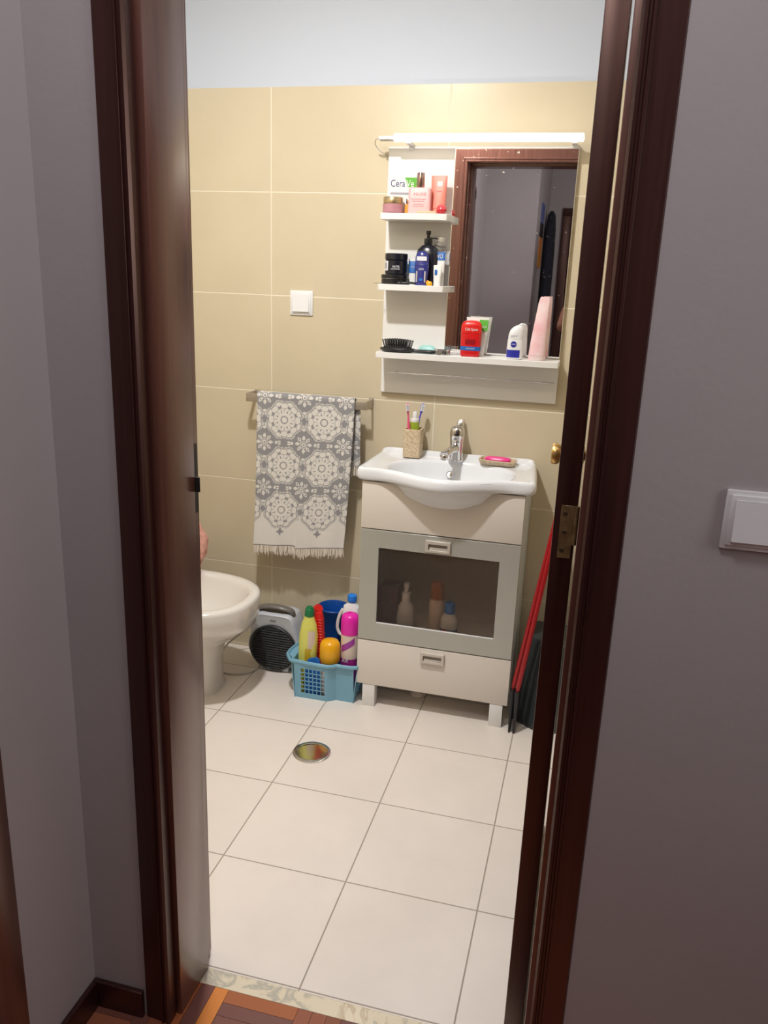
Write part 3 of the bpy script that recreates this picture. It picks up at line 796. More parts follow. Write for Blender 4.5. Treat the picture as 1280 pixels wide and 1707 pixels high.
b = BM(); loft(b, [(0, .030, .008, 5), (.002, .032, .009, 5), (.006, .032, .009, 5), (.008, .029, .007, 5)], 32); part('packet', b, 'orange', t)
M['peach'] = mat('peach', (.80, .50, .34), .5); bpy.data.objects['packet'].data.materials[0] = M['peach']
t = thing('lip_balm_ball', 'glossy red ball shaped lip balm at the right end of the top shelf', 'lip balm', (.2775, 1.056, ZT))
b = BM(); loft(b, [(0, .004, .004, 2), (.002, .0105, .0105, 2), (.007, .0150, .0150, 2), (.0125, .0165, .0165, 2)], 36); part('base', b, 'redball', t)
b = BM(); loft(b, [(.0132, .0166, .0166, 2), (.019, .0158, .0158, 2), (.025, .0118, .0118, 2), (.029, .005, .005, 2), (.0298, .001, .001, 2)], 36)
M['redtop'] = mat('red_ball_top', (.74, .06, .08), .12, coat=.5); part('lid', b, 'redtop', t)

# ------------------------------------------------------------------ middle shelf
def jar(name, label, loc, r, h, lidh, m, rz=0):
    t = thing(name, label, 'jar', loc, rz)
    b = BM(); lathe(b, [(r-.003, 0), (r, .002), (r, h-lidh-.003), (r-.002, h-lidh-.001)], 44); part('jar_body', b, m, t)
    b = BM(); lathe(b, [(r-.001, h-lidh-.0005), (r+.0008, h-lidh+.001), (r+.0008, h-.002), (r-.001, h)], 44); part('lid', b, m, t)
    return t
jar('hair_wax_jar', 'low black tub under the labelled one on the middle shelf', (.130, 1.072, ZM), .0435, .030, .012, 'black')
t = jar('hair_wax_jar', 'black tub with white label resting on the lower black tub', (.1335, 1.074, ZM+.0303), .0365, .066, .020, 'blackblue')
def curved_label(r, a0, a1, z0, z1, cx=0, cy=0, n=12, ry=None):
    b = BM(); ry = ry or r
    rs = [[(cx+r*cos(a0+(a1-a0)*i/n), cy+ry*sin(a0+(a1-a0)*i/n), z) for i in range(n+1)] for z in (z0, z1)]
    rings(b, rs, False, False, closed=False); return b
part('label', curved_label(.0370, radians(196), radians(238), .012, .042), 'whitelabel', t)
b = curved_label(.0371, radians(205), radians(228), .018, .036); part('label_print', b, 'greyink', t)
text('lettering', 'MATTE', .010, 'whitelabel', t, (.008, -.0372, .024), sx=.75)
b = BM(); box(b, -.009, .021, -.0374, -.0370, .0165, .018); part('label_line', b, 'whitelabel', t)
t = thing('lotion_tube', 'small blue and white tube between the black tubs and the pump bottle', 'cosmetic tube', (.185, 1.096, ZM), radians(5))
b = BM(); loft(b, [(0, .013, .010, 2.4), (.015, .013, .010, 2.4), (.05, .014, .007, 2.6), (.082, .0145, .0015, 4)], 32); part('tube_body', b, 'crisp', t)
b = BM(); loft(b, [(.038, .0142, .0094, 2.5), (.055, .0145, .0075, 2.6), (.075, .0149, .0032, 3)], 32, False, False); part('label', b, 'bluelabel', t)
text('lettering', 'NIVEA', .006, 'whitelabel', t, (0, -.0086, .056), sx=.8)
t = thing('shampoo_bottle', 'tall black pump bottle at the back of the middle shelf', 'pump bottle', (.2315, 1.098, ZM))
b = BM(); loft(b, [(0, .034, .022, 2.6), (.003, .037, .025, 2.6), (.095, .037, .025, 2.6), (.112, .033, .022, 2.4), (.124, .020, .016, 2.2), (.128, .012, .012, 2), (.132, .012, .012, 2)], 44); part('bottle_body', b, 'blackblue', t)
b = BM(); lathe(b, [(.0135, .130), (.0140, .131), (.0130, .146), (.0055, .148), (.0050, .158), (.0075, .159), (.0080, .168), (.0070, .170)], 28); part('pump', b, 'black', t)
b = BM(); tube(b, spline([(0, 0, .1635), (.012, -.004, .1635), (.026, -.008, .160)]), [.0042]*9+[.0042]*8, 10) if False else tube(b, [(0, 0, .1475), (.018, -.004, .1475), (.034, -.008, .146)], .0022, 10)
part('nozzle', b, 'black', t)
t = thing('shower_gel_bottle', 'dark blue translucent gel bottle in front of the black pump bottle', 'bottle', (.2235, 1.055, ZM))
b = BM(); loft(b, [(0, .018, .011, 2.6), (.003, .020, .0125, 2.6), (.03, .0205, .0125, 2.6), (.048, .0225, .013, 2.6), (.062, .0235, .0135, 2.6)], 36); part('bottle_body', b, 'blueflask', t)
b = BM(); loft(b, [(.0625, .0232, .0135, 2.6), (.064, .0225, .0130, 2.6), (.088, .0218, .0130, 2.4), (.100, .0170, .0115, 2.2), (.106, .008, .006, 2)], 36); part('cap', b, 'blueflask', t)
b = BM(); loft(b, [(.076, .0168, .0007, 6), (.089, .0162, .0007, 6)], 24); xf(b, Matrix.Translation((.001, -.0137, 0))); part('label', b, 'whitelabel', t)
b = BM(); loft(b, [(.014, .006, .0006, 4), (.022, .006, .0006, 4)], 20); xf(b, Matrix.Translation((.001, -.0132, 0))); part('lower_label', b, 'bluelabel', t)
text('lettering', 'NIVEA', .0085, 'whitelabel', t, (.001, -.0138, .050), sx=.75)
b = BM()
for s in (-1, 1):
    b = BM(); box(b, s*.0135-.002, s*.0135+.002, -.0128, -.0118, .010, .044); part('silver_stripe', b, 'handle', t)
t = thing('toothpaste_tube', 'upright tube with blue top lettered VO behind the white tube', 'cosmetic tube', (.2755, 1.093, ZM), radians(-4))
b = BM(); loft(b, [(0, .014, .010, 2.4), (.018, .014, .010, 2.4), (.06, .015, .007, 2.6), (.098, .0155, .0022, 4), (.105, .0155, .001, 4)], 32); part('tube_body', b, 'crisp', t)
b = BM(); loft(b, [(.080, .0158, .0058, 3), (.1055, .0160, .0020, 4)], 32, False, True); part('blue_top', b, 'bluelabel', t)
text('lettering', 'VO', .018, 'whitelabel', t, (0, -.0062, .092), sx=.8)
t = thing('cream_tube', 'slim white tube with small blue mark at the right end of the middle shelf', 'cosmetic tube', (.2745, 1.060, ZM), radians(2))
b = BM(); loft(b, [(0, .0115, .009, 2.6), (.015, .0115, .009, 2.6), (.04, .0130, .006, 2.8), (.064, .0135, .0015, 4)], 32); part('tube_body', b, 'crisp', t)
b = BM(); loft(b, [(.034, .0040, .0006, 5), (.050, .0040, .0006, 5)], 16); xf(b, Matrix.Translation((-.004, -.0078, 0))); part('blue_mark', b, 'bluelabel', t)
t = thing('plastic_package', 'clear plastic blister pack standing behind the pump bottle', 'package', (.268, 1.124, ZM))
b = BM(); box(b, -.022, .022, -.005, .005, 0, .155, .003); part('blister', b, 'clear', t)
b = BM(); tube(b, [(-.018, -.008, .128), (.004, -.006, .122), (.018, -.006, .122)], .0012, 6); part('hanger', b, 'darkmetal', t)
t = thing('orange_figurine', 'tiny orange trinket on the front of the middle shelf', 'trinket', (.2535, 1.042, ZM))
b = BM(); loft(b, [(0, .007, .006, 2.4), (.004, .0095, .008, 2.2), (.010, .0085, .007, 2), (.014, .0035, .003, 2)], 24); part('trinket_body', b, 'amber', t)
b = BM(); loft(b, [(.002, .004, .004, 2), (.008, .0065, .005, 2), (.014, .005, .004, 2), (.0165, .001, .001, 2)], 20); xf(b, Matrix.Translation((-.007, .005, 0))); part('trinket_head', b, 'orange', t)
t = thing('razor', 'small black razor lying in front of the blue bottle', 'razor', (.182, 1.043, ZM), radians(8))
b = BM(); tube(b, spline([(-.022, 0, .004), (0, .001, .0065), (.024, .002, .005)]), .0038, 10); part('handle', b, 'black', t)
b = BM(); box(b, -.034, -.020, -.009, .009, .0004, .0075, .0015); part('razor_head', b, 'darkmetal', t)
t = thing('tweezers', 'thin dark tweezers jutting left from the middle shelf', 'tweezers', (.095, 1.052, ZM), radians(10))
b = BM(); box(b, -.030, .022, -.0022, -.0008, .0004, .0016, .0003, 1); box(b, -.030, .022, .0008, .0022, .0004, .0016, .0003, 1); box(b, .018, .024, -.002, .002, .0004, .0016); part('arms', b, 'darkmetal', t)

# ------------------------------------------------------------------ bottom shelf
hb = thing('hairbrush', 'black paddle hairbrush with bristles up on the left of the long shelf', 'hairbrush', (.153, 1.058, ZB+.0004), radians(-4))
b = BM(); loft(b, [(0, .045, .022, 2), (.004, .058, .030, 2), (.010, .062, .033, 2), (.014, .058, .030, 2)], 48); part('paddle', b, 'black', hb)
b = BM(); loft(b, [(.0135, .052, .027, 2), (.018, .046, .023, 2), (.0205, .030, .014, 2), (.0212, .006, .004, 2)], 40); part('cushion', b, 'blackrub', hb)
b = BM()
for i in range(-6, 7):
    for j in range(-3, 4):
        x, y = i*.0078+(j % 2)*.0035, j*.0075
        q = (x/.052)**2+(y/.027)**2
        if q > .96: continue
        z0 = .0205-.006*q; lean = .35*x, .30*y
        tube(b, [(x, y, z0-.002), (x+lean[0]*.45, y+lean[1]*.45, z0+.022)], [.0011, .0009], 5)
        lathe(b, [(.0003, z0+.0210), (.0015, z0+.0222), (.0015, z0+.0234), (.0003, z0+.0246)], 6, (x+lean[0]*.45, y+lean[1]*.45))
o = part('bristles', b, 'blackrub', hb)
b = BM(); rs = []
for i, (x, ry, rz_) in enumerate([(.050, .012, .0045), (.062, .009, .0055), (.080, .0085, .006), (.105, .0095, .0062), (.124, .0085, .006), (.131, .004, .003)]):
    rs.append([(x, ry*cos(2*pi*k/20), .0070+rz_*sin(2*pi*k/20)) for k in range(20)])
rings(b, rs); part('handle', b, 'black', hb)
t = thing('hair_clip', 'pale turquoise plastic clip behind the hairbrush handle', 'hair clip', (.245, 1.105, ZB), radians(-4))
b = BM(); loft(b, [(0, .028, .012, 3), (.004, .032, .015, 3), (.014, .030, .014, 2.6), (.022, .022, .010, 2.4), (.025, .010, .004, 2)], 32); part('clip_body', b, 'turq', t)
t = thing('wristwatch', 'silver metal watch lying coiled on the long shelf', 'watch', (.305, 1.055, ZB+.0005), radians(-8))
b = BM()
ring = [(.026*cos(a), .019*sin(a), .009) for a in [2*pi*k/26 for k in range(26)]]
for k in range(26):
    a = 2*pi*k/26; c = Vector((.026*cos(a), .019*sin(a), .009)); tt = atan2(.019*cos(a), -.026*sin(a))
    bb = BM(); box(bb, -.0027, .0027, -.0014, .0014, -.0075, .0075, .0006, 1); xf(bb, Matrix.Translation(c) @ Matrix.Rotation(tt, 4, 'Z'))
    me = bpy.data.meshes.new('t'); bb.to_mesh(me); bb.free(); b.from_mesh(me); bpy.data.meshes.remove(me)
M['steel_dark'] = mat('watch_steel', (.42, .42, .42), .25, metal=1.); part('bracelet', b, 'steel_dark', t)
b = BM(); lathe(b, [(.0075, 0), (.0090, .001), (.0090, .004), (.0080, .005), (.0005, .005)], 32); xf(b, Matrix.Translation((-.004, -.0185, .0095)) @ Matrix.Rotation(radians(86), 4, 'X')); part('dial', b, 'mgrey', t)
t = thing('hair_tie_pack', 'flat clear and white packet lying between watch and red stick', 'packet', (.335, 1.100, ZB), radians(5))
b = BM(); box(b, -.028, .028, -.016, .016, .0002, .006, .002); part('packet', b, 'clear', t)
b = BM(); box(b, -.020, .026, -.012, .010, .0062, .010, .0015); part('white_insert', b, 'crisp', t)
rd = thing('deodorant_stick', 'bright red deodorant stick with blue band on the long shelf', 'deodorant', (.397, 1.060, ZB), radians(2))
b = BM(); loft(b, [(0, .027, .014, 3.4), (.003, .031, .0165, 3.4), (.020, .0325, .0170, 3.4), (.070, .0335, .0175, 3.4), (.0745, .0335, .0175, 3.4)], 44); part('stick_body', b, 'redstick', rd)
b = BM(); loft(b, [(.075, .0335, .0175, 3.4), (.098, .0330, .0172, 3.4), (.107, .0300, .0155, 3), (.113, .022, .011, 2.6), (.1155, .010, .004, 2)], 44); part('cap', b, 'red', rd)
b = BM(); loft(b, [(.020, .0330, .0174, 3.4), (.033, .0332, .0176, 3.4)], 44, False, False); part('blue_band', b, 'bluelabel', rd)
b = BM(); loft(b, [(.040, .0165, .0006, 2.4), (.056, .0165, .0006, 2.4)], 28); xf(b, Matrix.Translation((0, -.0176, 0))); part('ship_emblem', b, 'darkred', rd)
text('lettering', 'Old Spice', .0125, 'crisp', rd, (.002, -.0178, .087), sx=.85)
text('lettering', 'DEODORANT', .0050, 'crisp', rd, (.002, -.0182, .0265), sx=.9)
t = thing('cleanser_tube', 'white and green CeraVe tube standing behind the red deodorant stick', 'cosmetic tube', (.411, 1.094, ZB), radians(3))
b = BM(); loft(b, [(0, .025, .016, 2.4), (.018, .0265, .0165, 2.4)], 40); part('cap', b, 'crisp', t)
b = BM(); loft(b, [(.0185, .0275, .0170, 2.4), (.06, .031, .012, 2.6), (.110, .036, .0035, 3.5), (.124, .0375, .0012, 5)], 40); part('tube_body', b, 'crisp', t)
b = BM(); b.faces.new([b.verts.new(p) for p in ((.006, -.0050, .117), (.006, -.0105, .082), (.034, -.0105, .082), (.036, -.0050, .117))]); part('green_field', b, 'ceragreen', t, smooth=False)
text('lettering', 'CeraVe', .011, 'crisp', t, (.021, -.0115, .095), sx=.62)
t = thing('roll_on_deodorant', 'white and blue NIVEA roll-on deodorant with domed cap', 'deodorant', (.541, 1.058, ZB), radians(6))
b = BM(); loft(b, [(0, .022, .0135, 2.6), (.003, .026, .0160, 2.6), (.030, .0258, .0160, 2.6), (.060, .0245, .0160, 2.5), (.064, .0235, .0155, 2.4)], 44); part('bottle_body', b, 'whitepl', t)
b = BM(); loft(b, [(.0645, .0235, .0155, 2.4), (.078, .0232, .0155, 2.2, .0005, 0), (.092, .0205, .0145, 2.1, .003, 0), (.101, .0150, .0115, 2, .006, 0), (.106, .008, .006, 2, .008, 0), (.1068, .001, .001, 2, .009, 0)], 44); part('cap', b, 'whitepl', t)
b = BM(); loft(b, [(.006, .0262, .0162, 2.6), (.030, .0262, .0163, 2.6)], 44, False, False)
for fc in [f for f in b.faces if f.calc_center_median().y > -.006 or f.calc_center_median().x > .016]: b.faces.remove(fc)
part('blue_label', b, 'nivblue', t)
b = BM(); lathe(b, [(.0095, -.0168), (.0093, -.0172), (.0004, -.0173)], 32, (-.005, .048), 'y'); part('round_logo', b, 'nivblue', t)
text('lettering', 'NIVEA', .0058, 'crisp', t, (-.005, -.0176, .048), sx=.85)
text('lettering', 'DRY', .0085, 'greyink', t, (-.005, -.0158, .073), sx=1.4)
t = thing('lotion_tube', 'tall pale pink tapering tube at the right end of the long shelf', 'cosmetic tube', (.6125, 1.062, ZB), radians(-4))
b = BM(); loft(b, [(0, .025, .020, 2.4), (.002, .027, .0215, 2.4), (.016, .0275, .022, 2.4)], 44); part('cap', b, 'pinktube', t, label='pink cap at the bottom')
b = BM(); loft(b, [(.0165, .0268, .0212, 2.4), (.07, .0245, .0175, 2.4, .0025, 0), (.13, .0205, .0105, 2.6, .006, 0), (.178, .0175, .0035, 3.5, .009, 0), (.194, .0150, .0018, 4, .0105, 0), (.198, .0130, .0012, 4, .0115, 0)], 44); part('tube_body', b, 'pinktube', t)

# ------------------------------------------------------------------ bottles inside the vanity
ZI = .268
t = thing('pump_bottle', 'white pump bottle at the left behind the cabinet glass', 'bottle', (.252, .925, ZI+.0003))
b = BM(); loft(b, [(0, .030, .020, 2.3), (.05, .031, .021, 2.3), (.095, .026, .018, 2.2), (.115, .014, .013, 2)], 32); part('bottle_body', b, 'whitelabel', t)
b = BM(); lathe(b, [(.015, .115), (.015, .145), (.006, .148), (.006, .165), (.011, .167), (.010, .178)], 24); part('pump', b, 'whitepl', t)
t = thing('spray_can', 'white spray can with orange cap behind the cabinet glass', 'spray can', (.358, .935, ZI+.0003))
b = BM(); lathe(b, [(.024, 0), (.026, .002), (.026, .125), (.020, .134)], 32); part('can_body', b, 'palelabel', t)
b = BM(); lathe(b, [(.022, .134), (.024, .136), (.022, .185), (.016, .196)], 32); part('cap', b, 'amberglass', t)
t = thing('lotion_bottle', 'white bottle with blue cap nearest to the cabinet glass', 'bottle', (.410, .897, ZI+.0003))
b = BM(); loft(b, [(0, .028, .018, 2.4), (.08, .029, .019, 2.4), (.098, .022, .016, 2.2), (.104, .014, .013, 2)], 36); part('bottle_body', b, 'whitepl', t)
b = BM(); lathe(b, [(.0165, .104), (.0175, .106), (.0165, .138), (.014, .141)], 28); part('cap', b, 'bluecap', t)
b = BM(); loft(b, [(.012, .0288, .0188, 2.4), (.048, .0294, .0194, 2.4)], 36, False, False); part('label', b, 'bluelabel', t)
b = BM(); lathe(b, [(.013, -.0200), (.0125, -.0206), (.0005, -.0207)], 24, (-.014, .038), 'y'); part('red_label_spot', b, 'red', t)
t = thing('toilet_brush_box', 'dim dark purple box at the left inside the cabinet', 'box', (.185, .985, ZI+.0003))
M['dimpurple'] = mat('dim_purple', (.10, .05, .09), .5)
b = BM(); box(b, -.035, .035, -.05, .05, 0, .15, .003); part('carton', b, 'dimpurple', t)
bpy.data.objects['toilet_brush_box'].name = 'carton_box'

# ================================================================== TOWEL RAIL + TOWEL
tr = thing('towel_rail', 'flat satin metal towel rail on the tiled wall', 'towel rail', (-.173, D, 1.02))
b = BM(); box(b, -.399, .050, 1.066, 1.072, 1.006, 1.036, .001); part('bar', b, 'satin', tr, world=True)
for x in (-.399, .044):
    b = BM(); box(b, x, x+.006, 1.072, D, 1.006, 1.036, .001); box(b, x-.009 if x > 0 else x, x+.006 if x > 0 else x+.015, D-.006, D-.0002, 1.002, 1.040, .001); part('bracket', b, 'satin', tr, world=True)

def towel():
    """one cloth folded over the bar: front drop long, back drop short"""
    W0 = .360
    nu, nv = 230, 400
    zt = 1.044; rb = .010; ybar = 1.069
    front, back = .552, .235
    arc = pi*rb
    tot = front+arc+back
    def pos(u, s, lay=0):
        # s from the front hem (0) to the back hem (tot)
        if s < front:
            k = (front-s)/front            # 0 at the top, 1 at the hem
            x = -.352+(.361-.012*k)*u-.016*k*k*1.0
            wav = .0030*k*sin(u*9+1.0)+.0022*k*sin(u*21+k*3)+.0012*sin(u*5+k*7)
            y = ybar-rb-.001-wav-.004*k
            # the cloth is folded down its middle: a soft ridge
            y -= .0030*math.exp(-((u-.47)/.02)**2)*k
            z = zt-rb-(front-s)
            z += .018*k*(u-.5)*0.0+(.026*k)*(u-.35)*.9
            if u > .47: z -= .010*k*(1-min(1, (u-.47)/.35))*1.0
            return x, y, z
        if s < front+arc:
            a = (s-front)/rb
            return -.352+.361*u, ybar-rb*cos(a), zt-rb+rb*sin(a)
        k = (s-front-arc)/back
        x = -.338+.361*u+.004*k
        y = ybar+rb+.001+.006*k+.002*sin(u*8)
        return x, y, zt-rb-(s-front-arc)
    cols = {}
    GREY = (.27, .27, .285); WHITE = (.70, .68, .65)
    a, c = .149, .1655
    CX, CZ = -.247, .943
    def pattern(x, d):
        """x across, d = distance below the top of the cloth; returns the yarn colour"""
        zz = zt-d; xx = x
        gx = (xx-CX)/a; gz = (zz-CZ)/c
        ix, iz = round(gx), max(-2, round(gz))
        px, pz = (gx-ix)*a, (gz-iz)*c
        r = hypot(px, pz); th = atan2(pz, px)
        if zz < .548-.030 and False: return WHITE
        last = (iz <= -2 and pz < 0) or gz < -2
        g = False
        if abs(r-.0125) < .0020: g = True
        def dots(rad, n, size, off=0.):
            k = round((th-off)/(2*pi/n)); t = off+k*2*pi/n
            return hypot(px-rad*cos(t), pz-rad*sin(t)) < size
        if dots(.0285, 8, .0032, pi/8): g = True
        if dots(.0345, 16, .0018): g = True
        if dots(.0285, 8, .0016, 0): g = True
        if dots(.0480, 8, .0070, pi/8) and not dots(.0530, 8, .0035, pi/8): g = True
        if dots(.0400, 24, .0012, 0): g = True
        if abs(r-.0425-.0035*cos(8*th+pi)) < .0009: g = True
        if dots(.0575, 16, .0022, pi/16): g = True
        sc = .0640+.0035*cos(8*th+pi)
        if abs(r-sc) < .0019: g = True
        if abs(r-sc-.0055) < .0010: g = True
        # small crosses where the medallion touches its neighbours
        for (ux, uz) in ((1, 0), (-1, 0), (0, 1), (0, -1)):
            if last and uz == -1: pass
            qx, qz = px-ux*a/2, pz-uz*c/2
            if (abs(qx) < .0030 and abs(qz) < .014) or (abs(qz) < .0030 and abs(qx) < .014): g = True
            if abs(abs(qx)-abs(qz)) < .0028 and hypot(qx, qz) < .010: g = True
        if r > sc+.007:
            if last: return WHITE if not g else GREY
            # corner rosette
            kx, kz = px-math.copysign(a/2, px), pz-math.copysign(c/2, pz)
            q = hypot(kx, kz); tq = atan2(kz, kx)
            if q < .0036 or abs(q-.0095) < .0016: g = True
            elif q < .0135: g = False
            elif q < .034:
                # eight petals on a grey field
                f = abs(((tq+pi/8) % (pi/4))-pi/8)
                wdt = .0062*sin(pi*min(1, max(0, (q-.014)/.019)))
                g = not (f*q < wdt)
                if f*q < .0022 and .021 < q < .027 and int(round(tq/(pi/4))) % 2: g = True
            else:
                g = True
                for (ux, uz) in ((1, 0), (-1, 0), (0, 1), (0, -1)):
                    qx, qz = px-ux*a/2, pz-uz*c/2
                    lo, la = (abs(qz), qx) if ux else (abs(qx), qz)
                    if ((lo-.0185)/.0062)**2+((abs(la)-.0040)/.0030)**2 < 1: g = False
                    if ((lo-.0300)/.0050)**2+(la/.0060)**2 < 1: g = False
        return GREY if g else WHITE
    bm = BM(); grid = []
    for j in range(nv+1):
        row = []
        s = tot*j/nv
        for i in range(nu+1):
            u = i/nu
            row.append(bm.verts.new(pos(u, s)))
        grid.append(row)
    for j in range(nv):
        for i in range(nu):
            bm.faces.new((grid[j][i], grid[j][i+1], grid[j+1][i+1], grid[j+1][i]))
    bmesh.ops.recalc_face_normals(bm, faces=bm.faces)
    me = bpy.data.meshes.new('towel'); bm.verts.index_update(); bm.to_mesh(me); bm.free()
    at = me.color_attributes.new('Col', 'FLOAT_COLOR', 'POINT')
    idx = 0
    for j in range(nv+1):
        s = tot*j/nv
        for i in range(nu+1):
            u = i/nu
            dist = abs(front+arc/2-s)+arc*.1
            x = -.352+.361*u
            c_ = pattern(x, dist)
            if s < .0035 or s > tot-.003: c_ = GREY
            at.data[idx].color = (*c_, 1); idx += 1
    return me, pos, tot
me, tpos, ttot = towel()
tw = thing('towel', 'white towel with grey mandala pattern and fringe over the rail', 'towel', (-.17, 1.069, 1.044))
me.transform(Matrix.Translation(-Vector(tw.location)))
o = link('cloth', me, 'towel', parent=tw, auto=60)
so = o.modifiers.new('solid', 'SOLIDIFY'); so.thickness = .0035; so.offset = 0
b = BM(); rnd = random.Random(5)
def tassel(p, L, r):
    dx, dy = rnd.uniform(-.006, .006), rnd.uniform(-.004, .003)
    pts = spline([(p[0], p[1], p[2]+.002), (p[0]+dx*.4, p[1]+dy*.4, p[2]-L*.5), (p[0]+dx, p[1]+dy, p[2]-L)], 3)
    tube(b, pts, [r*.8, r, r, r*1.1, r*1.1, r*1.2, r*.5][:len(pts)], 6)
for i in range(84):
    u = (i+.5)/84; tassel(tpos(u, 0.), rnd.uniform(.024, .037), .0019)
for i in range(60):
    u = (i+.5)/60; p = list(tpos(u, 0.)); p[1] += .003; tassel(p, rnd.uniform(.026, .044), .0018)
M['yarn'] = mat('fringe_yarn', (.70, .64, .56), .95)
part('fringe', b, 'yarn', tw, world=True)
b = BM()
for i in range(46):
    u = (i+.5)/46; tassel(tpos(u, ttot), rnd.uniform(.030, .042), .0032)
part('fringe', b, 'yarn', tw, world=True)

# ================================================================== BIDET
bd = thing('bidet', 'white ceramic bidet half hidden by the left door jamb', 'bidet', (-.48, .76, 0))
def bidet():
    bm = BM(); n = 72; rs = []
    # the bowl runs out from the left wall; blunt rounded front towards +x
    def O(cx, cy, rx, ry, z, p=2.25): return sup(cx, cy, z, rx, ry, p, n)
    rs += [O(-.590, .800, .203, .118, 0, 3), O(-.590, .800, .198, .113, .004, 3), O(-.590, .800, .193, .108, .03, 3), O(-.590, .798, .196, .106, .12, 2.8),
           O(-.585, .790, .212, .118, .19, 2.6), O(-.560, .775, .255, .150, .245, 2.4), O(-.540, .765, .290, .183, .285, 2.4), O(-.538, .757, .298, .203, .318, 2.5), O(-.538, .753, .301, .209, .345, 2.5),
           O(-.538, .752, .302, .2105, .372, 2.5), O(-.538, .752, .300, .208, .383, 2.5), O(-.538, .752, .292, .200, .387, 2.5), O(-.538, .752, .274, .182, .388, 2.45), O(-.538, .752, .265, .173, .384, 2.4),
           O(-.538, .752, .258, .166, .370, 2.35), O(-.538, .752, .238, .148, .330, 2.2), O(-.53, .755, .200, .112, .280, 2.1), O(-.53, .760, .110, .060, .252, 2), O(-.53, .76, .03, .02, .246, 2)]
    rings(bm, rs)
    return bm
part('bidet_bowl', bidet(), 'ceramic_warm', bd, world=True, auto=80)
b = BM(); lathe(b, [(.018, .386), (.018, .42), (.020, .44), (.012, .45)], 24, (-.80, .76)); tube(b, spline([(-.80, .76, .41), (-.74, .76, .425), (-.70, .76, .41)]), .010, 12); part('bidet_tap', b, 'chrome', bd, world=True)

# pink cloth bundle over the far rim
t = thing('pink_cloth', 'rounded pink terry cloth bundle slung over the far rim of the bidet', 'cloth', (-.572, .945, .388))
b = BM(); bmesh.ops.create_icosphere(b, subdivisions=5, radius=1)
for vv in b.verts:
    c = vv.co.copy()
    nz = noise.noise(c*2.2)*.10+noise.noise(c*5.0+Vector((3, 1, 2)))*.05
    fold = -.07*math.exp(-((c.z+.35+.3*c.x)/.10)**2)*(1 if c.x > -.5 else .4)
    q = 1+nz+fold
    sx = .066*(1-.10*max(0, c.z))
    vv.co = Vector((c.x*sx*q, c.y*.045*q, .098+c.z*.098*q if c.z > -.8 else .098+c.z*.098*q))
for vv in b.verts:
    if vv.co.z < .003: vv.co.z = .003+.1*(vv.co.z-.003) if False else .003
part('bundle', b, 'pinkcloth', t)
b = BM()
rs = []
for i in range(9):
    k = i/8; y = -.030-.020*k; z = .030-.070*k
    rs.append([(-.045+.10*j/14, y-.004*sin(j*1.3+i*.4), z+.004*sin(j*.9)) for j in range(15)])
rings(b, rs, False, False, closed=False)
o = part('hanging_flap', b, 'pinkcloth', t); so = o.modifiers.new('s', 'SOLIDIFY'); so.thickness = .006; so.offset = 0

# ================================================================== FAN HEATER
ht = thing('fan_heater', 'white round-bodied fan heater with dark slatted grille on the floor by the wall', 'fan heater', (-.262, 1.03, 0))
def outline(s):
    P = []
    cz = .102; R = .1005*s
    # lower circle from the upper left tangent round the bottom to the upper right
    for i in range(41):
        a = radians(158)+radians(224)*i/40
        P.append((R*cos(a)*1.02, cz+R*sin(a)))
    P += [(.083*s, cz+.088*s), (.074*s, cz+.116*s), (.066*s, cz+.126*s), (.050*s, cz+.131*s), (-.050*s, cz+.131*s), (-.066*s, cz+.126*s), (-.074*s, cz+.116*s), (-.083*s, cz+.088*s)]
    return P
b = BM(); rs = []
for y, s in ((-.045, .90), (-.048, .955), (-.044, .985), (-.030, 1.0), (.035, 1.0), (.058, .97), (.066, .90)):
    rs.append([(p[0], y, p[1]+.0015*(1-s)*0) for p in outline(s)])
rings(b, rs); hbdy = part('heater_body', b, 'greypl', ht, auto=50)
b = BM(); lathe(b, [(.092, -.040), (.093, -.052), (.088, -.056), (.084, -.053), (.084, -.048)], 64, (0, .098), 'y', cap0=False, cap1=True); part('grille_ring', b, 'dgrey', ht)
b = BM()
for k in range(17):
    z = .020+k*.0098; hw = sqrt(max(0, .0845**2-(z-.098)**2))
    if hw < .01: continue
    prism(b, [(-.055, z-.0026), (-.0505, z+.0030), (-.0495, z+.0020), (-.054, z-.0036)], -hw, hw, 'x')
for s in (-.028, .028):
    hh_ = sqrt(.084**2-s*s); box(b, s-.001, s+.001, -.0560, -.0530, .098-hh_, .098+hh_)
part('grille_slats', b, 'dgrey', ht, label='dark horizontal louvres')
b = BM(); pts = spline([(-.066, -.005, .222), (-.060, -.008, .243), (-.030, -.012, .254), (0, -.013, .257), (.030, -.012, .254), (.060, -.008, .243), (.066, -.005, .222)], 5)
tube(b, pts, .0085, 12); bmesh.ops.scale(b, vec=(1, 1.9, 1), verts=b.verts); part('carry_handle', b, 'mgrey', ht)
b = BM(); loft(b, [(.2325, .062, .030, 3), (.2345, .060, .028, 3)], 32); part('control_recess', b, 'mgrey', ht)
b = BM(); box(b, -.013, .010, -.0478, -.0455, .205, .2095, .001); part('badge', b, 'mgrey', ht)
for s in (-1, 1):
    b = BM(); box(b, s*.045-.012, s*.045+.012, -.040, .052, 0, .030, .003); part('foot', b, 'greypl', ht)
b = BM(); tube(b, spline([(-.075, .05, .19), (-.125, .06, .135), (-.180, .04, .085), (-.213, .01, .055), (-.222, -.03, .030), (-.205, -.085, .006), (-.165, -.120, .0035), (-.115, -.115, .0035), (-.075, -.085, .0035), (-.060, -.02, .006), (-.070, .05, .02)], 8), .0029, 8)
part('power_cable', b, 'cable', ht)

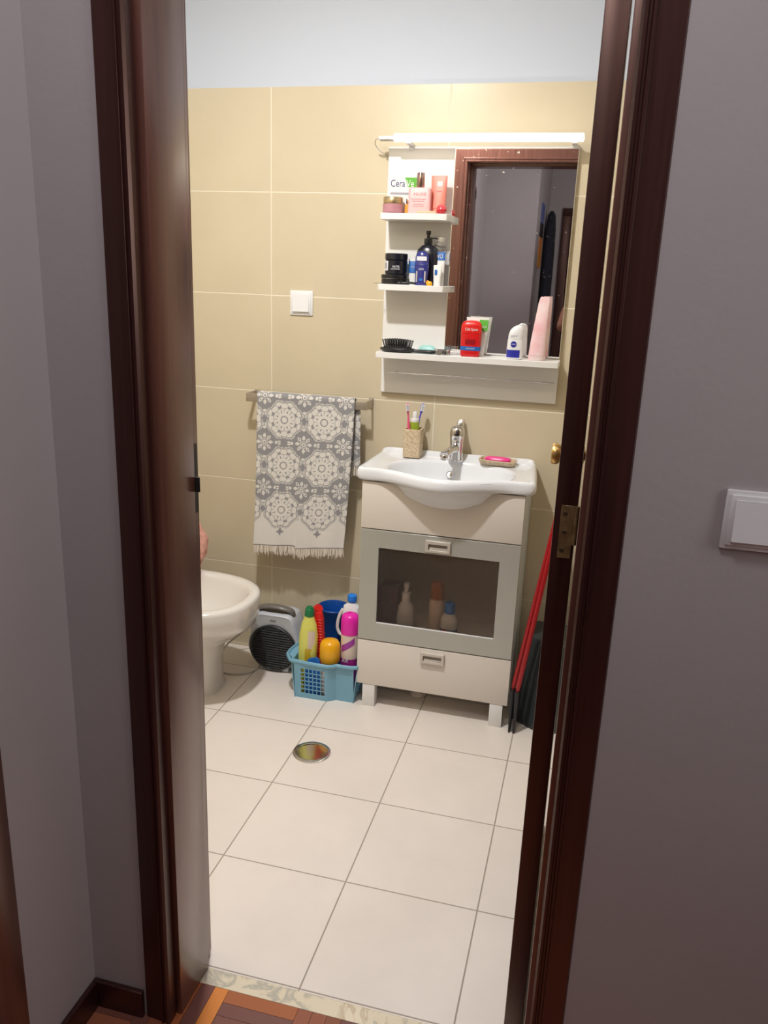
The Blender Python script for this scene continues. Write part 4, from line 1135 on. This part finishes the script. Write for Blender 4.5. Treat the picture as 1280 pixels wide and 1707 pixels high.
# ================================================================== BASKET WITH CLEANING THINGS
bk = thing('plastic_basket', 'light blue plastic basket with latticed sides on the floor beside the cabinet', 'basket', (-.018, .94, 0))
BX0, BX1, BY0, BY1, BH = -.118, .094, .832, 1.075, .140
st = .008   # draft: how far the walls lean out at the top
def wall_front(b, x0, x1, y, cols_, rows_, gx0, gx1, gz0, gz1, t=.0028, lean=.010):
    """a plate in x-z with a lattice window"""
    def Yz(z): return y-lean*z/BH
    def plate(a0, a1, c0, c1):
        vs = [(a0, c0), (a1, c0), (a1, c1), (a0, c1)]
        r0 = [b.verts.new((p[0], Yz(p[1]), p[1])) for p in vs]; r1 = [b.verts.new((p[0], Yz(p[1])+t, p[1])) for p in vs]
        b.faces.new(r0); b.faces.new(list(reversed(r1)))
        for i in range(4): j = (i+1) % 4; b.faces.new((r0[j], r0[i], r1[i], r1[j]))
    if cols_ == 0: plate(x0, x1, .0, BH); return
    plate(x0, gx0, 0, BH); plate(gx1, x1, 0, BH); plate(gx0, gx1, 0, gz0); plate(gx0, gx1, gz1, BH)
    bw = .0026
    for i in range(1, cols_): x = gx0+(gx1-gx0)*i/cols_; plate(x-bw/2, x+bw/2, gz0, gz1)
    for j in range(1, rows_): z = gz0+(gz1-gz0)*j/rows_; plate(gx0, gx1, z-bw/2, z+bw/2)
b = BM()
wall_front(b, BX0, .004, BY0, 6, 6, -.094, -.006, .020, .118)          # projecting latticed front
wall_front(b, .030, BX1, BY0+.020, 0, 0, 0, 0, 0, 0)                    # set-back plain front
wall_front(b, BX0, BX1, BY1, 10, 7, -.10, .075, .020, .118, lean=-.010)
# the step between the two fronts
def quad(b, P, t=Vector((0, 0, 0))):
    vs = [b.verts.new(p) for p in P]; f = b.faces.new(vs); r = bmesh.ops.extrude_face_region(b, geom=[f]); bmesh.ops.translate(b, vec=t, verts=[g for g in r['geom'] if isinstance(g, bmesh.types.BMVert)])
quad(b, [(.004, BY0, 0), (.030, BY0+.020, 0), (.030, BY0+.010, BH), (.004, BY0-.010, BH)], Vector((-.001, .0025, 0)))
me = bpy.data.meshes.new('t'); 
# side walls: the same lattice turned by 90 degrees
for side, x, sg in ((0, BX0, -1), (1, BX1, 1)):
    y0s = BY0 if side == 0 else BY0+.020
    bb = BM()
    def Xz(z): return x+sg*.014*z/BH
    def plate(a0, a1, c0, c1):
        vs = [(a0, c0), (a1, c0), (a1, c1), (a0, c1)]
        r0 = [bb.verts.new((Xz(p[1]), p[0], p[1])) for p in vs]; r1 = [bb.verts.new((Xz(p[1])-sg*.0028, p[0], p[1])) for p in vs]
        bb.faces.new(r0); bb.faces.new(list(reversed(r1)))
        for i in range(4): j = (i+1) % 4; bb.faces.new((r0[j], r0[i], r1[i], r1[j]))
    g0, g1 = y0s+.03, BY1-.03
    plate(y0s-.004, g0, 0, BH); plate(g1, BY1+.004, 0, BH); plate(g0, g1, 0, .020); plate(g0, g1, .118, BH)
    for i in range(1, 10): yy = g0+(g1-g0)*i/10; plate(yy-.0009, yy+.0009, .020, .118)
    for j in range(1, 7): z = .020+.098*j/7; plate(g0, g1, z-.0009, z+.0009)
    bb.to_mesh(me); bb.free(); b.from_mesh(me); me.clear_geometry()
box(b, BX0+.001, BX1-.001, BY0+.021, BY1, .0005, .004); box(b, BX0+.001, .004, BY0+.001, BY0+.0215, .0005, .004)
part('basket_body', b, 'basket', bk, world=True, auto=30)
b = BM()
rim = [(-.150, .850, .142), (-.134, .828, .142), (-.060, .821, .1415), (.004, .820, .141), (.020, .826, .141), (.034, .838, .141), (.085, .838, .141), (.104, .846, .141), (.111, .865, .141), (.112, 1.07, .141), (.095, 1.088, .141), (-.12, 1.088, .142), (-.138, 1.075, .142), (-.146, 1.04, .142), (-.162, .90, .142), (-.160, .868, .142)]
rp = []
for i in range(len(rim)):
    a, c = Vector(rim[i]), Vector(rim[(i+1) % len(rim)])
    for k in range(3): rp.append(a.lerp(c, k/3))
tube(b, rp, .0058, 10, closed=True)
for vv in b.verts: vv.co.z = .141+(vv.co.z-.141)*1.25
part('basket_rim', b, 'basket', bk, world=True)
b = BM(); quad(b, [(BX0-.013, .845, .137), (BX0-.013, 1.07, .137), (-.150, 1.045, .139), (-.158, .875, .139)], Vector((0, 0, .004))); part('side_grip', b, 'basket', bk, world=True)

t = thing('bleach_bottle', 'yellow cleaner bottle with green cap at the left of the basket', 'bottle', (-.091, .880, .0045), 0)
b = BM(); loft(b, [(0, .026, .020, 2.6), (.004, .030, .023, 2.6), (.05, .032, .024, 2.6), (.16, .0345, .025, 2.4), (.22, .0335, .024, 2.3), (.262, .027, .020, 2.2), (.285, .0185, .016, 2), (.2925, .0165, .015, 2)], 44); part('bottle_body', b, 'yellow', t)
b = BM(); lathe(b, [(.0155, .2925), (.0170, .294), (.0165, .312), (.0145, .320), (.012, .322), (.0110, .3265)], 28); part('cap', b, 'green', t)
part('label', curved_label(.0352, radians(265), radians(325), .12, .175, ry=.0262), 'ylabel', t)
part('upper_label', curved_label(.0350, radians(280), radians(325), .176, .245, ry=.0262), 'palelabel', t)
t.rotation_euler = (0, radians(1.5), 0)

t = thing('scrub_brush', 'red ribbed brush handle standing upright in the basket', 'brush', (-.036, .905, .0050))
b = BM(); loft(b, [(0, .011, .008, 4), (.01, .013, .010, 4), (.290, .0145, .011, 4), (.298, .012, .009, 4)], 28)
for k in range(12): box(b, -.0150, .0150, -.0125, .0125, .15+k*.011, .155+k*.011, .001, 1)
part('handle', b, 'red', t)
t.rotation_euler = (0, radians(-4), 0)
t = thing('scrub_brush', 'red brush with hooked head leaning behind the other red handle', 'brush', (-.072, .950, .0050))
b = BM(); tube(b, spline([(0.0, 0, 0), (-.006, 0, .12), (-.014, 0, .245), (-.010, -.003, .280), (.004, -.010, .300)], 6), [.010]*13+[.013]*6+[.017]*5+[.016], 16); part('handle', b, 'red', t)
t = thing('bucket', 'deep blue scoop bucket standing inside the basket', 'bucket', (-.040, 1.022, .0045))
b = BM(); lathe(b, [(.030, 0), (.033, .002), (.048, .16), (.056, .268), (.0595, .272), (.0600, .278), (.0575, .280), (.0545, .275), (.0465, .16), (.031, .006)], 48); part('pail', b, 'bluedeep', t)

t = thing('descaler_bottle', 'white bottle with round blue cap behind the pink can', 'bottle', (.048, .962, .0050))
b = BM(); loft(b, [(0, .030, .022, 3), (.004, .034, .025, 3), (.20, .036, .026, 3), (.285, .034, .025, 2.8), (.315, .030, .022, 2.6), (.326, .016, .015, 2), (.332, .013, .013, 2)], 40); part('bottle_body', b, 'whitepl', t)
b = BM(); lathe(b, [(.0150, .332), (.0168, .335), (.0172, .345), (.0160, .356), (.010, .360), (.0005, .3605)], 28); part('cap', b, 'bluecap', t)
b = BM(); tube(b, spline([(-.033, -.004, .30), (-.046, -.004, .27), (-.052, -.004, .23), (-.044, -.004, .205), (-.034, -.004, .20)], 4), .006, 10); part('grip', b, 'whitepl', t)

t = thing('air_freshener_can', 'tall purple aerosol can with bright magenta cap in the basket', 'aerosol can', (.0610, .900, .0050))
b = BM(); lathe(b, [(.029, 0), (.031, .003), (.031, .160), (.0305, .185)], 44); part('can_body', b, 'purple', t)
b = BM(); lathe(b, [(.0313, .150), (.0314, .238), (.030, .244), (.027, .246)], 44, cap0=False); part('upper_band', b, 'palelabel', t, label='pale upper band')
b = BM(); lathe(b, [(.0320, .240), (.0325, .243), (.0320, .290), (.029, .305), (.022, .312), (.010, .315), (.009, .311), (.0005, .311)], 44); part('cap', b, 'magenta', t)
b = BM(); bmesh.ops.create_grid(b, x_segments=10, y_segments=1, size=1)
for vv in b.verts:
    a = radians(225)+radians(95)*(vv.co.x+1)/2; z = .190+.018*(vv.co.x)+(.026 if vv.co.y > 0 else 0); vv.co = Vector((.0318*cos(a), .0318*sin(a), z))
M['violet'] = mat('violet_swoosh', (.36, .05, .36), .35); part('swoosh', b, 'violet', t)
text('lettering', 'AIR', .020, 'whitelabel', t, (-.006, -.0322, .145), sx=.8)
t = thing('aerosol_can', 'yellow domed cap of a can lying low at the basket front', 'aerosol can', (-.003, .874, .0050))
b = BM(); lathe(b, [(.028, 0), (.030, .003), (.030, .132), (.027, .138)], 40); part('can_body', b, 'palelabel', t)
b = BM(); lathe(b, [(.0355, .136), (.0370, .140), (.0368, .180), (.0345, .200), (.028, .211), (.014, .216), (.0005, .217)], 44); part('cap', b, 'amber', t)
t = thing('folded_cloth', 'bright blue cleaning cloth tucked behind the basket lattice', 'cloth', (-.058, .847, .0048))
b = BM(); loft(b, [(0, .026, .004, 3), (.04, .030, .005, 3), (.10, .030, .005, 3), (.135, .026, .004, 3), (.148, .016, .003, 3)], 32)
for vv in b.verts: vv.co.y += .0012*sin(vv.co.x*180+vv.co.z*60); vv.co.z += .012*(vv.co.x/.03) if vv.co.z > .1 else 0
M['cloth_blue'] = mat('blue_cloth', (.01, .15, .55), .8); part('cloth', b, 'cloth_blue', t)
t = thing('rubber_gloves', 'crumpled yellow rubber gloves at the bottom left of the basket', 'gloves', (-.1005, .846, .0048))
b = BM(); loft(b, [(0, .007, .006, 2.4), (.03, .009, .006, 2.4), (.06, .0075, .006, 2.4), (.09, .009, .006, 2.4), (.118, .007, .005, 2.4)], 20)
for vv in b.verts: vv.co += Vector((noise.noise(vv.co*60)*.003, noise.noise(vv.co*60+Vector((5, 5, 5)))*.002, 0))
M['glove'] = mat('yellow_rubber', (.78, .66, .08), .45); part('glove', b, 'glove', t)

# ================================================================== MOP / DUSTPAN beside the vanity
t = thing('pedal_bin', 'dark slate grey waste bin between cabinet and wall', 'waste bin', (.760, .945, 0))
b = BM(); rings(b, [[(x, y, z) for x, y in P] for z, P in ((0, [(.646, .922), (.722, .868), (.86, .87), (.87, 1.04), (.67, 1.05)]), (.004, [(.644, .920), (.722, .865), (.862, .868), (.873, 1.042), (.668, 1.052)]), (.30, [(.678, .925), (.735, .862), (.872, .870), (.885, 1.052), (.690, 1.062)]), (.32, [(.684, .928), (.737, .868), (.868, .876), (.880, 1.046), (.695, 1.056)]))])
part('bin_body', b, 'slate', t, world=True, auto=25, bevel=.004)
def stick(name, label, p0, p1, r, m, cat, extra=None):
    t = thing(name, label, cat, p0)
    b = BM(); d = Vector(p1)-Vector(p0); tube(b, [(0, 0, 0), tuple(d*.03), tuple(d*.98), tuple(d)], [r*.6, r, r, r*.6], 14); part('handle', b, m, t)
    return t
t = stick('broom', 'red broom handle leaning against the door, left of the pair', (.645, .855, .150), (.7455, .848, .86), .0080, 'stickred', 'broom')
b = BM(); loft(b, [(-.148, .004, .030, 3), (-.10, .006, .026, 3), (-.03, .010, .014, 3), (.0, .010, .010, 2)], 24); part('broom_head', b, 'black', t)
t = stick('mop', 'red mop handle leaning against the door, right of the pair', (.661, .836, .152), (.7490, .832, .84), .0080, 'stickred', 'mop')
b = BM(); loft(b, [(-.150, .005, .012, 3), (-.10, .006, .012, 2.5), (0, .009, .010, 2)], 24); part('mop_head', b, 'black', t)

# ================================================================== HALL THINGS SEEN IN THE MIRROR
t = thing('wall_poster', 'narrow poster with blue top and orange foot seen in the mirror', 'poster', (.3005, -2.62, 1.57))
for (z0, z1, mm, nm) in ((1.88, 2.02, 'paperblue', 'blue_field'), (1.78, 1.88, 'black', 'dark_field'), (1.565, 1.78, 'paperorange', 'orange_field')):
    b = BM(); box(b, .3005, .306, -2.78, -2.50, z0, z1, .001, 1); part(nm, b, mm, t, world=True)
t = thing('hanging_coat', 'dark coat hanging beyond the poster seen in the mirror', 'coat', (.32, -3.00, 1.25))
b = BM(); rings(b, [sup(.345, -3.02, z, rx, ry, 2.4, 28) for z, rx, ry in ((.95, .040, .13), (1.2, .043, .14), (1.6, .044, .15), (1.85, .040, .13), (1.97, .030, .05), (2.0, .012, .015))])
part('coat_body', b, 'navycloth', t, world=True)

# ---- the photographer: stands in the hall behind the camera, only a sliver shows in the mirror
def skin_mesh(name, chains, m, parent, sub=2, root=0):
    """chains: list of (points with radius); a point may be a string key to reuse an earlier vertex"""
    verts, edges, rad, key = [], [], [], {}
    for ch in chains:
        prev = None
        for it in ch:
            if isinstance(it, str): i = key[it]
            else:
                if len(it) == 3: k, co, r = it
                else: k, (co, r) = None, it
                i = len(verts); verts.append(co); rad.append(r)
                if k: key[k] = i
            if prev is not None: edges.append((prev, i))
            prev = i
    me = bpy.data.meshes.new(name); me.from_pydata(verts, edges, [])
    o = bpy.data.objects.new(name, me); COL.objects.link(o)
    sk = o.modifiers.new('skin', 'SKIN'); sk.use_smooth_shade = True
    lay = me.skin_vertices[0].data if me.skin_vertices else None
    if lay is None:
        bm = bmesh.new(); bm.from_mesh(me); bm.verts.layers.skin.verify(); bm.to_mesh(me); bm.free(); lay = me.skin_vertices[0].data
    for i, r in enumerate(rad):
        lay[i].radius = r if isinstance(r, tuple) else (r, r); lay[i].use_root = (i == root)
    s = o.modifiers.new('sub', 'SUBSURF'); s.levels = sub; s.render_levels = sub
    dg = bpy.context.evaluated_depsgraph_get(); dg.update()
    me2 = bpy.data.meshes.new_from_object(o.evaluated_get(dg)); bpy.data.objects.remove(o)
    me2.materials.clear()
    me2.transform(Matrix.Translation(-Vector(parent.location)))
    q = bpy.data.objects.new(name, me2); COL.objects.link(q); me2.materials.append(M[m]); q.parent = parent
    for p in me2.polygons: p.use_smooth = True
    return q
PX, PY = .82, -1.98
pe = thing('person', 'person in dark clothes holding up a phone, glimpsed in the mirror', 'person', (PX, PY, 0))
def hand(s, w):
    """fingers close round the phone edge; w wrist, s side (-1 picture left)"""
    ch = []
    palm = Vector((w[0]-s*.012, w[1]+.045, w[2]+.045))
    for i, L in enumerate((.030, .034, .032, .025)):
        a = palm+Vector((-s*.004, .012, .030-.020*i))
        b1 = a+Vector((s*.008, .022, .004)); b2 = b1+Vector((-s*.012, L*.55, 0)); b3 = b2+Vector((-s*.016, .003, -.002))
        ch.append(['p%d' % s, (tuple(a), .0095), (tuple(b1), .0085), (tuple(b2), .0078), (tuple(b3), .0070)])
    th = palm+Vector((-s*.020, .008, .012))
    ch.append(['p%d' % s, (tuple(th), .0110), (tuple(th+Vector((-s*.018, .018, .014))), .0095), (tuple(th+Vector((-s*.022, .024, .034))), .0080)])
    return palm, ch
wL, wR = (.700, -1.735, 1.345), (.842, -1.735, 1.345)
pL, hL = hand(-1, wL); pR, hR = hand(1, wR)
chains = [
 [('pel', (PX, PY, .95), (.15, .10)), ('waist', (PX, PY, 1.10), (.125, .09)), ('chest', (PX, PY, 1.28), (.155, .105)), ('neckb', (PX, PY, 1.43), (.075, .065)), ('neck', (PX, PY+.01, 1.50), .052), ('jaw', (PX, PY+.03, 1.57), (.060, .068)), ('head', (PX, PY+.02, 1.635), (.076, .092)), ('crown', (PX, PY+.01, 1.70), (.060, .072))],
 ['neckb', ('shL', (PX-.175, PY, 1.39), .058), ((.575, -1.935, 1.27), .046), ('elL', (.545, -1.90, 1.15), .040), ((.610, -1.82, 1.24), .036), (tuple((Vector(wL)+Vector((-.018, -.015, -.02)))), .027), ('p-1', tuple(pL), (.034, .017))],
 ['neckb', ('shR', (PX+.175, PY, 1.39), .058), ((1.045, -1.935, 1.27), .046), ('elR', (1.075, -1.90, 1.15), .040), ((.960, -1.82, 1.24), .036), (tuple((Vector(wR)+Vector((.018, -.015, -.02)))), .027), ('p1', tuple(pR), (.034, .017))],
 ['pel', ((PX-.095, PY, .86), .088), ((PX-.10, PY, .70), .075), ((PX-.105, PY+.01, .50), .056), ((PX-.105, PY, .33), .053), ((PX-.108, PY-.01, .10), .038), ((PX-.110, PY+.03, .045), .040), ((PX-.118, PY+.14, .032), .034)],
 ['pel', ((PX+.095, PY, .86), .088), ((PX+.10, PY, .70), .075), ((PX+.105, PY+.01, .50), .056), ((PX+.105, PY, .33), .053), ((PX+.108, PY-.01, .10), .038), ((PX+.110, PY+.03, .045), .040), ((PX+.118, PY+.14, .032), .034)],
] + hL + hR
bodyo = skin_mesh('body', chains, 'skin', pe)
# face features on the head
for s in (-1, 1):
    b = BM(); bmesh.ops.create_uvsphere(b, u_segments=12, v_segments=8, radius=.0115); xf(b, Matrix.Translation((PX+s*.030, PY+.0865, 1.632))); part('eye', b, 'eyewhite', pe, world=True)
    b = BM(); loft(b, [(1.600, .006, .010, 2, PX+s*.078, PY+.015), (1.625, .009, .018, 2, PX+s*.081, PY+.012), (1.652, .006, .012, 2, PX+s*.080, PY+.010)], 14); part('ear', b, 'skin', pe, world=True)
b = BM(); loft(b, [(1.588, .014, .010, 2, PX, PY+.118), (1.596, .015, .016, 2, PX, PY+.118), (1.62, .008, .012, 2, PX, PY+.112), (1.645, .005, .006, 2, PX, PY+.105)], 16); part('nose', b, 'skin', pe, world=True)
b = BM(); loft(b, [(1.560, .012, .004, 2, PX, PY+.103), (1.566, .024, .008, 2, PX, PY+.104), (1.572, .014, .004, 2, PX, PY+.104)], 16); part('mouth', b, 'darkred', pe, world=True)
b = BM(); bmesh.ops.create_uvsphere(b, u_segments=32, v_segments=20, radius=1)
for vv in b.verts:
    c = vv.co.copy()
    front_ = c.y > .25 and c.z < .45
    q = .90 if front_ else 1.0
    z = 1.655+c.z*.100
    if c.z < 0 and not front_: z = 1.655+c.z*.26
    vv.co = Vector((PX+c.x*.094*q, PY+(-.002)+c.y*.112*(.72 if front_ else 1), z))
part('hair', b, 'hair', pe, world=True)
shirt = [
 [((PX, PY, .84), (.215, .150)), ('h', (PX, PY, .96), (.195, .135)), ('w', (PX, PY, 1.10), (.150, .112)), ('c', (PX, PY, 1.28), (.178, .128)), ('n', (PX, PY, 1.42), (.095, .085)), ((PX, PY+.005, 1.47), (.068, .062))],
 ['n', ((PX-.178, PY, 1.39), .078), ((.610, -1.955, 1.325), .068)],
 ['n', ((PX+.178, PY, 1.39), .078), ((1.030, -1.955, 1.325), .068)],
]
skin_mesh('shirt', shirt, 'navycloth', pe)
tr_ = [[('h', (PX, PY, .98), (.165, .118)), ((PX-.095, PY, .85), .105), ((PX-.10, PY, .70), .092), ((PX-.105, PY+.01, .50), .076), ((PX-.105, PY, .33), .072), ((PX-.108, PY-.01, .10), .064), ((PX-.108, PY-.01, .065), .062)],
       ['h', ((PX+.095, PY, .85), .105), ((PX+.10, PY, .70), .092), ((PX+.105, PY+.01, .50), .076), ((PX+.105, PY, .33), .072), ((PX+.108, PY-.01, .10), .064), ((PX+.108, PY-.01, .065), .062)]]
skin_mesh('trousers', tr_, 'navycloth', pe)
ph = thing('smartphone', 'black phone held up by the person in the mirror', 'phone', (.770, -1.640, 1.395))
b = BM(); box(b, -.037, .037, -.004, .004, -.075, .075, .0035, 3); part('phone_body', b, 'screen', ph)
b = BM(); box(b, .006, .033, .004, .0058, .040, .070, .001); part('camera_bump', b, 'screen', ph)

# ================================================================== LIGHT
def area(name, loc, size, power, col, rot=(0, 0, 0), shape='DISK', size_y=None):
    l = bpy.data.lights.new(name, 'AREA'); l.shape = shape; l.size = size; l.energy = power; l.color = col
    if size_y: l.size_y = size_y
    o = bpy.data.objects.new(name, l); COL.objects.link(o); o.location = loc; o.rotation_euler = rot
    return o
def point(name, loc, r, power, col):
    l = bpy.data.lights.new(name, 'POINT'); l.shadow_soft_size = r; l.energy = power; l.color = col
    o = bpy.data.objects.new(name, l); COL.objects.link(o); o.location = loc; return o
area('ceiling_light', (0.0, -.02, 2.50), .10, 32, (1.0, .98, .96))
area('hall_ceiling_light', (.50, -1.12, 2.60), .30, 9, (1.0, .95, .97))  # added overhead fill to brighten the hall, not a known lamp
area('hall_daylight', (2.1, -1.0, 1.7), .8, 13, (1.0, .96, .93), rot=(0, radians(90), radians(42)))  # added side fill for hall walls and mirror view, no known window

w = bpy.data.worlds.new('world'); SC.world = w; w.use_nodes = True
w.node_tree.nodes['Background'].inputs[0].default_value = (.05, .05, .06, 1); w.node_tree.nodes['Background'].inputs[1].default_value = .3

# ================================================================== CAMERA
yaw, pitch, roll = radians(-14.003), radians(-16.119), radians(2.201)
f_ = Vector((sin(yaw)*cos(pitch), cos(yaw)*cos(pitch), sin(pitch)))
r_ = Vector((cos(yaw), -sin(yaw), 0)); u_ = r_.cross(f_)
r2 = r_*cos(roll)+u_*sin(roll); u2 = -r_*sin(roll)+u_*cos(roll)
cd = bpy.data.cameras.new('camera'); cam = bpy.data.objects.new('camera', cd); COL.objects.link(cam)
cam.matrix_world = Matrix(((r2.x, u2.x, -f_.x, .7961), (r2.y, u2.y, -f_.y, -1.6209), (r2.z, u2.z, -f_.z, 1.4498), (0, 0, 0, 1)))
cd.sensor_width = 36; cd.sensor_fit = 'AUTO'; cd.lens = 36*1352.09/1707; cd.clip_start = .01
SC.camera = cam
SC.view_settings.view_transform = 'Standard'; SC.view_settings.look = 'None'; SC.view_settings.gamma = 1
SC.view_settings.use_curve_mapping = False; SC.view_settings.exposure = 0.
SC.cycles.max_bounces = 10; SC.cycles.diffuse_bounces = 5; SC.cycles.glossy_bounces = 5; SC.cycles.transmission_bounces = 6
SC.cycles.sample_clamp_indirect = 6.; SC.cycles.use_denoising = True
